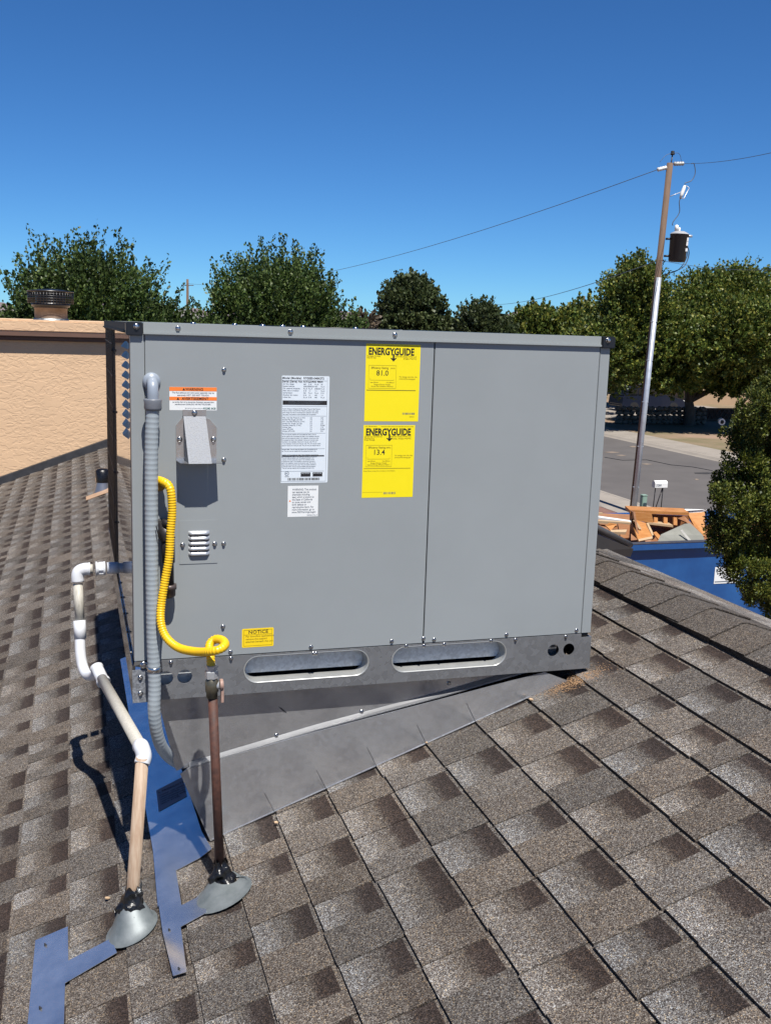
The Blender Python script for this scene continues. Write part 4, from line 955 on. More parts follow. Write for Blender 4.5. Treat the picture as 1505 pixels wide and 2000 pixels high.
def leaves(name, C, Dv, size, m, parent=None, rng=RNG):
    """C centres (n,3), Dv growth directions, kite-shaped leaves of one folded quad each"""
    n = len(C); Dv = Dv + rng.normal(0, .55, (n, 3)); Dv /= np.linalg.norm(Dv, axis=1)[:, None]
    S = np.cross(Dv, rng.normal(0, 1, (n, 3))); S /= np.linalg.norm(S, axis=1)[:, None] + 1e-9
    N = np.cross(S, Dv); sz = size * rng.uniform(.6, 1.3, n)[:, None]
    v = np.stack([C - Dv * sz * .5, C + S * sz * .38 + N * sz * .10, C + Dv * sz * .5, C - S * sz * .38 + N * sz * .10], 1).reshape(-1, 3)
    me = bpy.data.meshes.new(name); me.vertices.add(4 * n); me.vertices.foreach_set('co', v.ravel().astype(np.float32))
    me.loops.add(4 * n); me.loops.foreach_set('vertex_index', np.arange(4 * n, dtype=np.int32))
    me.polygons.add(n); me.polygons.foreach_set('loop_start', np.arange(0, 4 * n, 4, dtype=np.int32)); me.polygons.foreach_set('loop_total', np.full(n, 4, dtype=np.int32))
    me.update(); me.validate(); me.materials.append(m)
    o = bpy.data.objects.new(name, me); col.objects.link(o)
    if parent is not None: put(o, parent)
    return o

def crown_points(c, rad, nshoot, per, rng, up=.5, lumps=9, lump_amp=.28, shoot=.34, droop=0.0, tight=1.0):
    """shoots growing outwards from inside an uneven ellipsoid"""
    c = np.array(c); rad = np.array(rad)
    d = rng.normal(0, 1, (nshoot, 3)); d /= np.linalg.norm(d, axis=1)[:, None]
    d[:, 2] = np.where((d[:, 2] < -.35) & (rng.random(nshoot) < .5), -d[:, 2], d[:, 2])
    ld = rng.normal(0, 1, (lumps, 3)); ld /= np.linalg.norm(ld, axis=1)[:, None]; la = rng.uniform(-1, 1, lumps)
    k = 1 + lump_amp * (np.exp((d @ ld.T - 1) * 7) @ la)
    rr = rng.random(nshoot) ** .45
    start = c + d * rad * (k * rr * .86)[:, None]
    g = d + np.array([0, 0, up]) + rng.normal(0, .25, (nshoot, 3)); g /= np.linalg.norm(g, axis=1)[:, None]
    ln = shoot * rad.mean() * rng.uniform(.3, 1.15, nshoot)
    t = rng.random((nshoot, per)); P = start[:, None, :] + g[:, None, :] * (ln[:, None] * t)[:, :, None]
    w_ = (.035 + .05 * (1 - t)) * rad.mean()
    P += rng.normal(0, 1, (nshoot, per, 3)) * w_[:, :, None] * .55 * tight
    if droop: P[:, :, 2] -= droop * t ** 2
    G = np.repeat(g[:, None, :], per, 1)
    return P.reshape(-1, 3), G.reshape(-1, 3)

def tree(name, label_, crowns, base_, trunk_h, tr, size, m, seed, per=22, nshoot=600, group=None, limbs=5, cat='tree', up=.5, shoot=.34, amp=.28, tight=1.0):
    rng = np.random.default_rng(seed); rr = random.Random(seed)
    t = thing(name, label_, cat, base_, group)
    mb = MB(); b = Vector(base_); top = b + Vector((rr.uniform(-.2, .2), rr.uniform(-.2, .2), trunk_h))
    mb.tube(smooth_path([b, b.lerp(top, .5) + Vector((.06, -.05, 0)), top], 4), [tr * (1.25 - .5 * i / 8) for i in range(9)], 10)
    for k in range(limbs):
        cr = crowns[k % len(crowns)]; e = Vector(cr[0]) + Vector((rr.uniform(-.4, .4) * cr[1][0], rr.uniform(-.4, .4) * cr[1][1], rr.uniform(-.1, .35) * cr[1][2]))
        mid = top.lerp(e, .45) + Vector((0, 0, .15)); P = smooth_path([top - Vector((0, 0, .15)), mid, e], 5)
        mb.tube(P, [tr * .62 * (1 - .8 * i / (len(P) - 1)) for i in range(len(P))], 7)
        for q in range(3):
            e2 = e + Vector((rr.uniform(-.3, .3) * cr[1][0], rr.uniform(-.3, .3) * cr[1][1], rr.uniform(.0, .35) * cr[1][2])); mb.tube([P[-4], P[-3].lerp(e2, .5), e2], [tr * .25, tr * .16, tr * .05], 5)
    mb.build('trunk', M_BARK, t)
    PP = []; GG = []
    for (c_, r_, w_) in crowns:
        p, g = crown_points(c_, r_, int(nshoot * w_), per, rng, up=up, shoot=shoot, lump_amp=amp, tight=tight); PP.append(p); GG.append(g)
    leaves('crown', np.concatenate(PP), np.concatenate(GG), size, m, t, rng)
    return t
BT = 'dark broadleaf trees behind the stucco wall'
tree('broadleaf_tree', 'bushy dark green tree with spiky upright shoots directly behind the black capped flue', [((.1, 19.3, .55), (1.75, 1.7, 1.6), 1), ((-.9, 19.3, .0), (1.2, 1.3, 1.2), .5), ((1.45, 18.9, -.1), (1.25, 1.2, 1.2), .7), ((2.2, 18.7, -.35), (.95, 1.0, 1.05), .5)], (.2, 19.4, GZ), 2.6, .22, .066, L_DARK, 11, nshoot=1150, per=44, up=1.3, shoot=.5, amp=.4, tight=.7, group='broadleaf trees around the houses')
tree('broadleaf_tree', 'dark green tree at the left edge, lower than the one behind the flue', [((-2.6, 20.0, -.3), (1.5, 1.5, 1.5), 1)], (-2.6, 20, GZ), 2.4, .2, .066, L_DARK, 12, nshoot=900, per=40, up=1.1, shoot=.45, amp=.4, group='broadleaf trees around the houses')
tree('broadleaf_tree', 'rounded dark green tree rising behind the middle left of the grey unit', [((4.15, 20.0, .68), (1.6, 1.6, 1.7), 1.1), ((5.3, 19.8, -.1), (1.25, 1.2, 1.25), .6), ((3.0, 20.0, -.25), (1.15, 1.2, 1.1), .6)], (4.2, 20.1, GZ), 2.5, .22, .066, L_DARK, 13, nshoot=1200, per=44, up=1.2, shoot=.44, amp=.3, tight=.75, group='broadleaf trees around the houses')
tree('broadleaf_tree', 'large smooth rounded dark tree standing highest between the grey unit and the sky at centre', [((15.9, 46.2, 1.4), (1.75, 2.2, 2.6), 1), ((17.2, 46.0, .2), (1.7, 2.0, 1.7), .6), ((14.9, 46.2, .2), (1.2, 1.7, 1.8), .4)], (16, 46.3, GZ), 2.5, .3, .16, L_FAR, 14, nshoot=1000, up=.4, shoot=.2, amp=.18, group='broadleaf trees around the houses')
tree('broadleaf_tree', 'lower uneven green tree just right of the large smooth rounded one', [((18.3, 43.3, .6), (1.25, 1.6, 1.7), 1), ((19.4, 43.0, .2), (.9, 1.2, 1.3), .5)], (18.4, 43.4, GZ), 2.4, .2, .16, L_FAR, 15, nshoot=600, up=.7, shoot=.4, group='broadleaf trees around the houses')
tree('broadleaf_tree', 'low green tree above the right end of the unit top, behind the wire', [((27.2, 55.6, .5), (2.0, 2.2, 2.2), 1), ((29.8, 54.6, .4), (2.2, 2.2, 2.0), .8), ((31.6, 54.0, .0), (1.6, 2.0, 1.7), .5)], (28.4, 55, GZ), 2.3, .28, .2, L_MID, 16, nshoot=800, up=.9, shoot=.4, group='broadleaf trees around the houses')
tree('broadleaf_tree', 'tall open tree with tufted branches immediately left of the power pole, across the street', [((27.6, 45.0, 1.8), (1.9, 2.2, 3.6), 1), ((26.1, 45.2, -.3), (2.2, 2.3, 1.9), .8), ((29.6, 44.6, .2), (1.7, 2.0, 2.2), .6)], (28.3, 49.6, GZ), 2.0, .3, .155, L_MID, 17, nshoot=1700, up=.6, shoot=.44, amp=.4, group='broadleaf trees around the houses')
tree('broadleaf_tree', 'biggest broad tree with yellow tinted leaves and a forked trunk, right of the power pole', [((35.0, 47.6, 1.9), (3.6, 3.3, 3.4), 1.3), ((32.2, 47.6, .6), (2.3, 2.6, 2.7), .8), ((38.0, 46.6, 1.0), (2.6, 2.8, 3.2), .8), ((33.0, 47, -.7), (2.4, 2.4, 1.5), .5), ((37.2, 46.2, -.8), (2.2, 2.2, 1.6), .5), ((34.5, 44.4, .8), (3.0, 2.2, 2.2), .6), ((29.5, 44.0, .0), (2.2, 2.2, 1.8), .4), ((32.5, 42.3, .9), (3.2, 1.7, 2.0), .5), ((37.5, 43, .9), (3.0, 2.2, 2.2), .5), ((34.8, 46.0, -1.35), (3.6, 2.0, .85), .45), ((30.3, 45.6, -1.2), (2.4, 2.0, .9), .3)], (33.3, 48.0, GZ), 1.5, .30, .165, L_MID, 18, nshoot=1900, limbs=7, up=.4, shoot=.3, group='broadleaf trees around the houses')
tree('broadleaf_tree', 'added tree shading the parked dark car beyond the tall open tree', [((33.0, 60.5, .3), (3.6, 3.6, 2.4), 1), ((38.0, 60.0, .2), (3.4, 3.4, 2.2), .8)], (31.5, 61.5, GZ), 2.2, .32, .24, L_MID, 19, nshoot=800, group='broadleaf trees around the houses')  # extra tree, put in to shade the parked car and fill the gap
tree('bare_tree', 'small leafless brown bush between the middle left tree and the round dark tree', [((11.3, 40.5, -.1), (.7, .9, 1.3), 1)], (11.3, 40.5, GZ), 2.4, .1, .1, L_DRY, 20, nshoot=220, up=.9, group='thin leafless trees in the gaps')
tree('bare_tree', 'thin brownish twiggy tree seen in the gap where the far mountains show', [((25.2, 62.5, .1), (1.2, 1.2, 1.3), 1)], (25.2, 62.5, GZ), 2.6, .1, .12, L_DRY, 21, nshoot=200, up=1.0, group='thin leafless trees in the gaps')
# distant tree belt
rngb = np.random.default_rng(5); PP = []; GG = []
for k in range(70):
    a = -.42 + k * .0175; rr = 110 + rngb.uniform(-12, 25); h = rngb.uniform(1.2, 2.4)
    if .40 < a < .44: h *= .5
    p, g = crown_points((rr * math.sin(a), rr * math.cos(a), GZ + 2.6), (3.4, 3.0, h + 1.6), 60, 12, rngb); PP.append(p); GG.append(g)
o = leaves('distant_trees', np.concatenate(PP), np.concatenate(GG), .62, L_FAR, None, rngb); o['kind'] = 'stuff'
# fan palm in the gap
t = thing('palm_tree', 'small fan palm peeking up left of the round dark tree', 'palm', (12.9, 44.2, GZ))
MB().tube([(12.9, 44.2, GZ), (12.95, 44.2, .9)], [.2, .14], 8).build('trunk', M_BARK, t)
P = []; G = []; rg = np.random.default_rng(3)
for k in range(34):
    a = rg.uniform(0, 6.28); e = rg.uniform(-.5, 1.2); d = np.array([math.cos(a) * math.cos(e), math.sin(a) * math.cos(e), math.sin(e)])
    for q in range(16): P.append(np.array([12.95, 44.2, 1.05]) + d * (.25 + .55 * q / 16) + rg.normal(0, .03, 3)); G.append(d * 3)
leaves('crown', np.array(P), np.array(G), .2, L_DRY, t, rg)

# juniper beside the roof
jun = thing('juniper', 'dense yellow green juniper at the right edge, in front of the blue dumpster', 'shrub', (6.35, 5.0, GZ))
MB().tube([(6.4, 5.0, GZ), (6.35, 5.0, -1.5), (6.4, 5, .4)], [.14, .10, .03], 10).build('trunk', M_BARK, jun)
rj = np.random.default_rng(31); P = []; G = []
clumps = [(1440, 840, .17), (1475, 800, .2), (1500, 770, .2), (1450, 905, .2), (1415, 935, .13), (1400, 965, .08), (1430, 1000, .2), (1475, 960, .26), (1500, 870, .26), (1408, 1045, .16), (1440, 1065, .2), (1395, 1022, .09), (1490, 1060, .26), (1450, 1110, .16), (1420, 1095, .10), (1490, 1140, .2), (1520, 1180, .22), (1530, 1000, .3), (1540, 800, .3), (1540, 920, .3), (1465, 1165, .07), (1455, 860, .14)]
cl3 = []
for (u, v, r) in clumps:
    c_ = px(u, v, 5.0 + rj.uniform(-.25, .1)); cl3.append((c_, r * .92))
for k in range(42):
    z = rj.uniform(-3.6, .75); a = rj.uniform(0, 6.28); R_ = (.75 if z < -.6 else .75 - .32 * (z + .6)) * rj.uniform(.6, 1); cl3.append((Vector((6.5 + R_ * math.cos(a), 5.25 + R_ * math.sin(a), z)), rj.uniform(.2, .32)))
for (c_, r) in cl3:
    nsub = max(10, int(900 * r * r))
    for q in range(nsub):
        d = rj.normal(0, 1, 3); d /= np.linalg.norm(d); d[1] = -abs(d[1]) if rj.random() < .5 else d[1]
        rs = rj.uniform(.035, .075); cs_ = np.array(c_) + d * r * np.array([.95, .95, 1.1]) * rj.uniform(.55, 1.0)
        n_ = int(42000 * rs ** 2); dd = rj.normal(0, 1, (n_, 3)); dd /= np.linalg.norm(dd, axis=1)[:, None]
        P.append(cs_ + dd * rs * rj.uniform(.45, 1.05, (n_, 1)) * np.array([1, 1, 1.25])); G.append(dd + np.array([0, 0, .8]) + d * .4)
leaves('foliage', np.concatenate(P), np.concatenate(G), .022, L_JUN, jun, rj)

# ------------------------------------------------------------------ dumpster and its load
M_BLUE = mat('dumpster_blue', (.009, .072, .26), .45, color2=(.017, .115, .36), scale=1.6, bump=.004, bscale=3)
M_BRIM = mat('worn_rim', (.06, .06, .075), .6, var=.3, scale=9)
dm = thing('dumpster', 'long blue roll off dumpster filled with demolition waste beyond the ridge', 'dumpster', (10.5, 12.1, GZ))
X0, X1, DY0, DY1, ZT = 7.80, 13.4, 10.94, 13.3, -2.2
MB().box(X0, X1, DY0, DY0 + .05, GZ + .25, ZT - .1).build('side_wall', M_BLUE, dm)
MB().box(X0, X1, DY1 - .05, DY1, GZ + .25, ZT - .1).build('side_wall', M_BLUE, dm)
MB().box(X0, X0 + .05, DY0 + .051, DY1 - .051, GZ + .25, ZT - .1).build('end_wall', M_BLUE, dm)
MB().box(X1 - .05, X1, DY0 + .051, DY1 - .051, GZ + .25, ZT - .1).build('end_wall', M_BLUE, dm)
MB().box(X0, X1, DY0, DY1, GZ + .12, GZ + .249).build('floor_frame', M_BLUE, dm)
rm = MB(); rm.box(X0 - .09, X1 + .09, DY0 - .09, DY0 + .04, ZT - .1, ZT); rm.box(X0 - .09, X1 + .09, DY1 - .04, DY1 + .09, ZT - .1, ZT); rm.box(X0 - .09, X0 + .04, DY0 + .0401, DY1 - .0401, ZT - .1, ZT); rm.box(X1 - .04, X1 + .09, DY0 + .0401, DY1 - .0401, ZT - .1, ZT)
rm.build('top_rail', M_BLUE, dm, bevel=.01)
rt = MB(); rt.box(X0 - .085, X1 + .085, DY0 - .085, DY0 + .035, ZT, ZT + .012); rt.box(X0 - .085, X0 + .035, DY0 + .0351, DY1, ZT, ZT + .012); rt.build('worn_edge', M_BRIM, dm)
for k in range(3): MB().box(X0 + 2.6 + k * 1.3, X0 + 2.7 + k * 1.3, DY0 - .08, DY0, GZ + .25, ZT - .101).build('rib', M_BLUE, dm, bevel=.01)
for k in range(4): MB().tube([(X0 + .3 + (k // 2) * 5, DY0 + .1 + (k % 2) * 2.0, GZ + .1), (X0 + .3 + (k // 2) * 5, DY0 + .25 + (k % 2) * 2.0, GZ + .1)], .1, 14).build('wheel', M_DARK, dm)
sa, sb = px(1396, 1108, DY0 - .003), px(1441, 1138, DY0 - .003)
sg = MB().box(sa.x, sb.x, DY0 - .006, DY0 - .001, sb.z, sa.z).build('sign', M_WHITE2, dm)
sw = sb.x - sa.x; sh = sa.z - sb.z
lines_mb([(sa.x + sw * .04, sb.z + sh * .1, sb.x - sw * .08, sb.z + sh * .13)], M_INKG, sg, DY0 - .0075, .008)
dr = MB()
for (fx, fz, r) in ((.5, .42, .035), (.42, .38, .02), (.6, .38, .022), (.55, .62, .03), (.68, .35, .018)):
    dr.tube([(sa.x + sw * fx + r * math.cos(a * .52), DY0 - .0075, sb.z + sh * fz + r * math.sin(a * .52)) for a in range(10)], .0035, 4, caps=False)
for fx in (.3, .38, .7): dr.box(sa.x + sw * fx, sa.x + sw * (fx + .06), DY0 - .0078, DY0 - .0068, sb.z + sh * .28, sb.z + sh * .31)
dr.box(sa.x + sw * .05, sa.x + sw * .12, DY0 - .0078, DY0 - .0068, sb.z + sh * .72, sb.z + sh * .9)
dr.build('drawing', M_INKG, sg)
text('METAL', sa.x + sw * .3, sb.z + sh * .80, .035, M_INKG, sg, DY0 - .0078)
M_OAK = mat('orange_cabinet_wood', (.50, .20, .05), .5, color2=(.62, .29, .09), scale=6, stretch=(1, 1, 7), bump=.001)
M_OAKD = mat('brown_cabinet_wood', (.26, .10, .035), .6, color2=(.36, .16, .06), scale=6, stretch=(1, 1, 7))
M_PLY = mat('raw_plywood', (.52, .36, .20), .7, color2=(.62, .45, .27), scale=5, stretch=(1, 1, 5))
M_WB = mat('white_painted_board', (.72, .72, .70), .5, var=.08, scale=5)
M_CTOP = mat('grey_counter', (.22, .22, .185), .7, color2=(.30, .30, .26), scale=3)
def pan(pts, th, m, name, parent=None):
    P = [px(*p) for p in pts]; nr = (P[1] - P[0]).cross(P[2] - P[0]).normalized(); return MB().prism(P, nr * th).build(name, m, parent)
def loose(pts, th, m, name, lab, cat): return tag(pan(pts, th, m, name), lab, cat)
rng_ = random.Random(2); hv = []; hf = []
nx, ny = 26, 12
for i in range(nx):
    for j in range(ny):
        x = X0 + .06 + (X1 - X0 - .12) * i / (nx - 1); y_ = DY0 + .06 + (DY1 - DY0 - .12) * j / (ny - 1); hv.append((x, y_, ZT - .32 + .12 * (j / ny) ** 2 + rng_.uniform(-.12, .16)))
hf = [(i * ny + j, (i + 1) * ny + j, (i + 1) * ny + j + 1, i * ny + j + 1) for i in range(nx - 1) for j in range(ny - 1)]
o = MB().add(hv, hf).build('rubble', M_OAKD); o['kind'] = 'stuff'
loose([(1150, 1001, 13.15), (1236, 1005, 13.15), (1236, 1030, 13.0), (1150, 1022, 13.0)], .03, M_OAKD, 'brown_board', 'reddish brown board propped along the rear rail behind the long white board', 'board')
loose([(1160, 1003, 12.9), (1176, 1001, 12.9), (1178, 1004, 12.9), (1162, 1006, 12.9)], .03, M_PLY, 'plank', 'tiny pale plank end at the far left of the dumpster load', 'plank')
cab = thing('cabinet', 'broken orange wooden cabinet lying open on top of the dumpster load', 'cabinet', px(1290, 1030, 12.4))
pan([(1229, 996, 12.6), (1345, 1001, 12.3), (1345, 1007, 12.3), (1229, 1002, 12.6)], .35, M_OAK, 'top_board', cab)
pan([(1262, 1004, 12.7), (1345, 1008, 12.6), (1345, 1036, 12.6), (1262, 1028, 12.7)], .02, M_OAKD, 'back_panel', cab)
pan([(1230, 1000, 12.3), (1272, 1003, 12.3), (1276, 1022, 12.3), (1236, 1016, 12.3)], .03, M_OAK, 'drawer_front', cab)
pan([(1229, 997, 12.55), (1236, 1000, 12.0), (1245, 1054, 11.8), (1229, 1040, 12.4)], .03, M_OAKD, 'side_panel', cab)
for u in (1280, 1299, 1318): pan([(u - 3, 1010, 12.35), (u + 4, 1011, 12.35), (u + 4, 1026, 12.3), (u - 3, 1025, 12.3)], .03, M_OAK, 'slat', cab)
pan([(1264, 1020, 12.3), (1314, 1026, 12.2), (1314, 1030, 12.2), (1264, 1024, 12.3)], .2, M_PLY, 'shelf', cab)
door = thing('leaning_board', 'orange framed wood board leaning forward in the left half of the dumpster load', 'cabinet door', px(1255, 1040, 11.8))
pan([(1232, 1013, 12.1), (1263, 1022, 12.1), (1275, 1049, 11.7), (1246, 1056, 11.7)], .02, M_OAK, 'door_panel', door)
pan([(1262, 1021, 12.07), (1266, 1022, 12.07), (1279, 1049, 11.67), (1275, 1051, 11.67)], .04, M_PLY, 'edge_strip', door)
pan([(1246, 1053, 11.7), (1275, 1047, 11.7), (1277, 1051, 11.68), (1247, 1057, 11.68)], .04, M_PLY, 'edge_strip', door)
loose([(1236, 1016, 11.95), (1240, 1015, 11.95), (1253, 1033, 11.9), (1248, 1034, 11.9)], .03, M_PLY, 'wood_offcut', 'short pale stick lying across the orange cabinet door', 'stick')
slb = thing('counter_slab', 'grey broken countertop slab rising to a point in front of the cabinet', 'slab', px(1330, 1040, 11.5))
pan([(1284, 1057, 11.3), (1290, 1044, 11.6), (1336, 1023, 11.9), (1347, 1022, 11.9), (1372, 1045, 11.6), (1376, 1057, 11.3)], .04, M_CTOP, 'slab_face', slb)
pan([(1328, 1036, 11.55), (1332, 1034, 11.55), (1338, 1042, 11.45), (1350, 1056, 11.25), (1344, 1056, 11.25), (1334, 1044, 11.45)], .006, mat('pale_scrape', (.42, .41, .38), .7), 'scraped_edge', slb)
loose([(1275, 1040, 11.7), (1281, 1038, 11.7), (1298, 1056, 11.4), (1288, 1057, 11.4)], .03, M_OAK, 'wood_offcut', 'orange splintered strip between the cabinet door and the grey slab', 'wood')
loose([(1342, 1002, 12.5), (1376, 1000, 12.5), (1376, 1046, 12.1), (1366, 1048, 12.0)], .03, M_OAK, 'plywood_sheet', 'orange plywood sheet standing right of the cabinet beside the juniper', 'plywood')
loose([(1322, 1012, 12.0), (1336, 1008, 12.1), (1372, 1044, 11.8), (1368, 1050, 11.8), (1340, 1020, 12.0)], .02, M_OAKD, 'brown_board', 'thin dark brown board behind the point of the grey slab', 'board')
loose([(1160, 1009, 12.4), (1231, 1019, 12.0), (1231, 1022, 12.0), (1160, 1013, 12.4)], .1, M_WB, 'white_board', 'long white board slanting over the left part of the dumpster', 'board')
loose([(1165, 1017, 12.2), (1230, 1021, 11.9), (1230, 1025, 11.9), (1165, 1022, 12.2)], .08, M_PLY, 'plank', 'bare wooden plank just under the long white board', 'plank')
loose([(1244, 992, 12.9), (1260, 994, 12.9), (1282, 999, 12.8), (1276, 1001, 12.8), (1244, 995, 12.9)], .05, M_WB, 'white_board', 'short white board tip behind the orange cabinet, next to the pole foot', 'board')
loose([(1312, 999, 12.7), (1338, 994, 12.8), (1380, 995, 12.8), (1380, 998, 12.8), (1338, 997, 12.8), (1314, 1001, 12.7)], .05, M_WB, 'white_board', 'white moulding resting on the upper right of the dumpster load', 'board')
loose([(1184, 1028, 11.8), (1192, 1022, 11.8), (1204, 1024, 11.8), (1192, 1036, 11.7)], .05, M_OAK, 'wood_block', 'small orange wood block in the left end of the dumpster', 'wood block')
loose([(1192, 1035, 11.7), (1224, 1034, 11.7), (1222, 1039, 11.6), (1192, 1039, 11.6)], .05, M_PLY, 'plank', 'short pale plank below the orange wood block', 'plank')
loose([(1206, 1022, 11.9), (1230, 1025, 11.9), (1228, 1050, 11.5), (1212, 1052, 11.5)], .03, M_OAKD, 'brown_board', 'dark brown panel standing left of the orange cabinet door', 'board')

# low eave with rolled edge just past the ridge
ev = thing('porch_eave', 'dark end of a lower porch eave just beyond the ridge', 'eave', pd(1190, 1060, 4.8))
a, b = pd(1120, 1010, 3.9), pd(1230, 1064, 5.6); MB().tube([a, b], .017, 14).build('rolled_edge', mat('grey_roll_edge', (.085, .082, .082), .5), ev)
a2, b2 = pd(1120, 1030, 3.88), pd(1221, 1069, 5.5); q_ = Vector((0, 0, -.02))
MB().prism([a2, b2, b2 + Vector((-.015, 0, -.045)), a2 + Vector((0, 0, -.085))], (.05, .0, -.01)).build('fascia', mat('brown_fascia', (.028, .021, .018), .7), ev)

# ------------------------------------------------------------------ street furniture
M_WOODP = mat('pole_wood', (.13, .078, .05), .85, color2=(.21, .135, .09), scale=5, stretch=(5, 5, .5), bump=.01, bscale=20)
M_GALVP = mat('conduit_zinc', (.66, .70, .76), .42, .45, var=.12, scale=6)
PY = 22.6; pb_ = px(1234, 1003, PY); pt_ = px(1308, 318, PY); pole = thing('power_pole', 'leaning brown wooden power pole carrying a black transformer drum beside the street', 'utility pole', pb_)
pb2 = pb_ + (pb_ - pt_) * .06
MB().tube([pb2, pb_.lerp(pt_, .5), pt_], [.088, .085, .082], 16).build('shaft', M_WOODP, pole)
tw = (CO - pb_); tw.z = 0; tw.normalize(); off = CX * .030 + tw * .145; ax_ = (pt_ - pb_)
ca, cb = pb2 + off, pb_ + ax_ * .685 + off * .92
MB().tube([ca, cb], .066, 16).build('riser_conduit', M_GALVP, pole)
MB().tube([ca + CX * .075 + Vector((0, .03, 0)), cb + CX * .07 + Vector((0, .03, 0))], .022, 10).build('riser_conduit', M_GALVP, pole)
for f_ in (.08, .2, .33, .45, .56): 
    q_ = pb_ + ax_ * f_ + off * .8 ; MB().tube([q_, q_ + ax_.normalized() * .025], .085, 16).build('band', M_GALVP, pole)
tx = pb_ + ax_ * .735 + CX * .44 - Vector((0, .05, 0)); upv = (ax_.normalized() * .9 + Vector((0, 0, .1))).normalized()
tf = MB().lathe([(.0, 0), (.21, 0), (.228, .03), (.245, .68), (.252, .69), (.252, .715)], tx - upv * .05, upv, 26).build('transformer', mat('black_transformer', (.016, .016, .019), .4, var=.1, scale=3), pole)
MB().lathe([(.254, .716), (.23, .745), (.14, .79), (0, .81)], tx - upv * .05, upv, 26).build('transformer_lid', mat('lid_grey', (.42, .43, .45), .5), tf)
for (dx, h, r) in ((-.02, .93, .03), (-.10, 1.0, .05)):
    q_ = tx + CX * dx + upv * .70; MB().tube([q_, q_ + upv * .06, q_ + upv * .061, q_ + upv * (h - .80), q_ + upv * (h - .78)], [.03, .03, r, r, .01], 12).build('bushing', M_WB, tf)
MB().tube([tx + upv * .62 + CX * .21, tx + upv * .62 + CX * .34], .035, 10).build('arrester', M_GALVP, tf)
for h in (.1, .55): MB().tube([tx + upv * h - CX * .2, tx + upv * h - CX * .36], .03, 8).build('bracket', M_IRON, tf)
for (h, z_) in ((.25, .04), (.42, .06), (.52, .05)): MB().box(-.03, .03, -.01, .01, -z_, z_, Matrix.Translation(tx + upv * h + CX * .13 - Vector((0, .17, 0)))).build('decal', M_WB, tf)
def insul(a, b, r=.055):
    a, b = Vector(a), Vector(b); P = []; Rr = []
    for k in range(13): P.append(a.lerp(b, k / 12)); Rr.append(r if k % 3 else r * .45)
    return MB().tube(P, Rr, 12)
il = px(1283, 331, PY); ir = px(1335, 319, PY)
insul(pt_.lerp(pb_, .012) - CX * .08, il).build('insulator', mat('white_porcelain', (.6, .6, .58), .25), pole)
insul(pt_ + CX * .10 - ax_ * .002, ir).build('insulator', mat('grey_porcelain', (.5, .5, .48), .25), pole)
tp = px(1313, 299, PY); MB().tube([pt_ + CX * .02 - ax_ * .03, tp], .018, 8).build('top_pin', M_IRON, pole)
MB().lathe([(0, -.05), (.05, -.04), (.06, 0), (.035, .01), (.055, .03), (.04, .06), (0, .07)], tp, n=14).build('top_insulator', M_DARK, pole)
fz0 = px(1337, 362, PY); fz1 = px(1328, 387, PY)
cutout = MB().tube([fz0, fz0.lerp(fz1, .3), fz0.lerp(fz1, .7), fz1], [.03, .05, .05, .03], 10); cutout.build('fuse_cutout', M_WB, pole)
MB().tube([fz0 + CX * .03, fz0 + CX * .12 - Vector((0, 0, .06)), fz1 + CX * .10, fz1], .014, 6).build('fuse_tube', M_GALVP, pole)
MB().tube([pb_ + ax_ * .91 + CX * .1, fz0.lerp(fz1, .45)], .012, 6).build('cutout_bracket', M_GALVP, pole)
def sag(a, b, s, n=24): a, b = Vector(a), Vector(b); return [a.lerp(b, k / n) - Vector((0, 0, 4 * s * (k / n) * (1 - k / n))) for k in range(n + 1)]
M_WIRE = mat('grey_wire', (.10, .12, .15), .5)
MB().tube(smooth_path([ir + CX * .2, px(1355, 320, PY), px(1357, 338, PY), px(1350, 352, PY), px(1338, 357, PY), fz0], 6), .012, 6).build('jumper_wire', M_WIRE, pole)
MB().tube(smooth_path([fz1, px(1326, 395, PY), px(1326, 415, PY), px(1314, 433, PY), px(1313, 440, PY)], 6), .012, 6).build('jumper_wire', M_WIRE, pole)
MB().tube(smooth_path([tx + upv * .45 + CX * .2, px(1345, 495, PY), px(1335, 520, PY), px(1310, 532, PY), px(1296, 537, PY)], 6), .013, 6).build('jumper_wire', M_WIRE, pole)
MB().tube(smooth_path([px(1340, 480, PY - .1), px(1341, 500, PY - .1), px(1325, 526, PY - .1), px(1297, 536, PY)], 6), .012, 6).build('jumper_wire', M_WIRE, pole)
MB().tube(smooth_path([px(1288, 316, PY), px(1300, 303, PY), tp, px(1326, 300, PY), px(1331, 318, PY)], 6), .006, 5).build('jumper_wire', M_WIRE, pole)
farp = px(366, 548, 78)
tag(MB().tube(sag(il, Vector((farp.x, farp.y, farp.z - .2)), 1.1), .009, 6).build('overhead_wire', M_WIRE), 'thin overhead wire running from the pole top down to the left behind the trees', 'wire', 'overhead wires of the leaning pole')
tag(MB().tube(sag(ir, px(1640, 262, 12), .12), .006, 6).build('overhead_wire', M_WIRE), 'thin overhead wire leaving the pole top to the right edge', 'wire', 'overhead wires of the leaning pole')
tag(MB().tube(sag(pb_ + ax_ * .735, px(930, 592, 74), .5), .011, 6).build('overhead_wire', M_WIRE), 'lower overhead wire running left from under the transformer past the tall open tree', 'wire', 'overhead wires of the leaning pole')
tag(MB().tube(sag(pb_ + ax_ * .735, px(1620, 520, 14), .15), .006, 6).build('overhead_wire', M_WIRE), 'lower overhead wire passing right behind the broad tree', 'wire', 'overhead wires of the leaning pole')
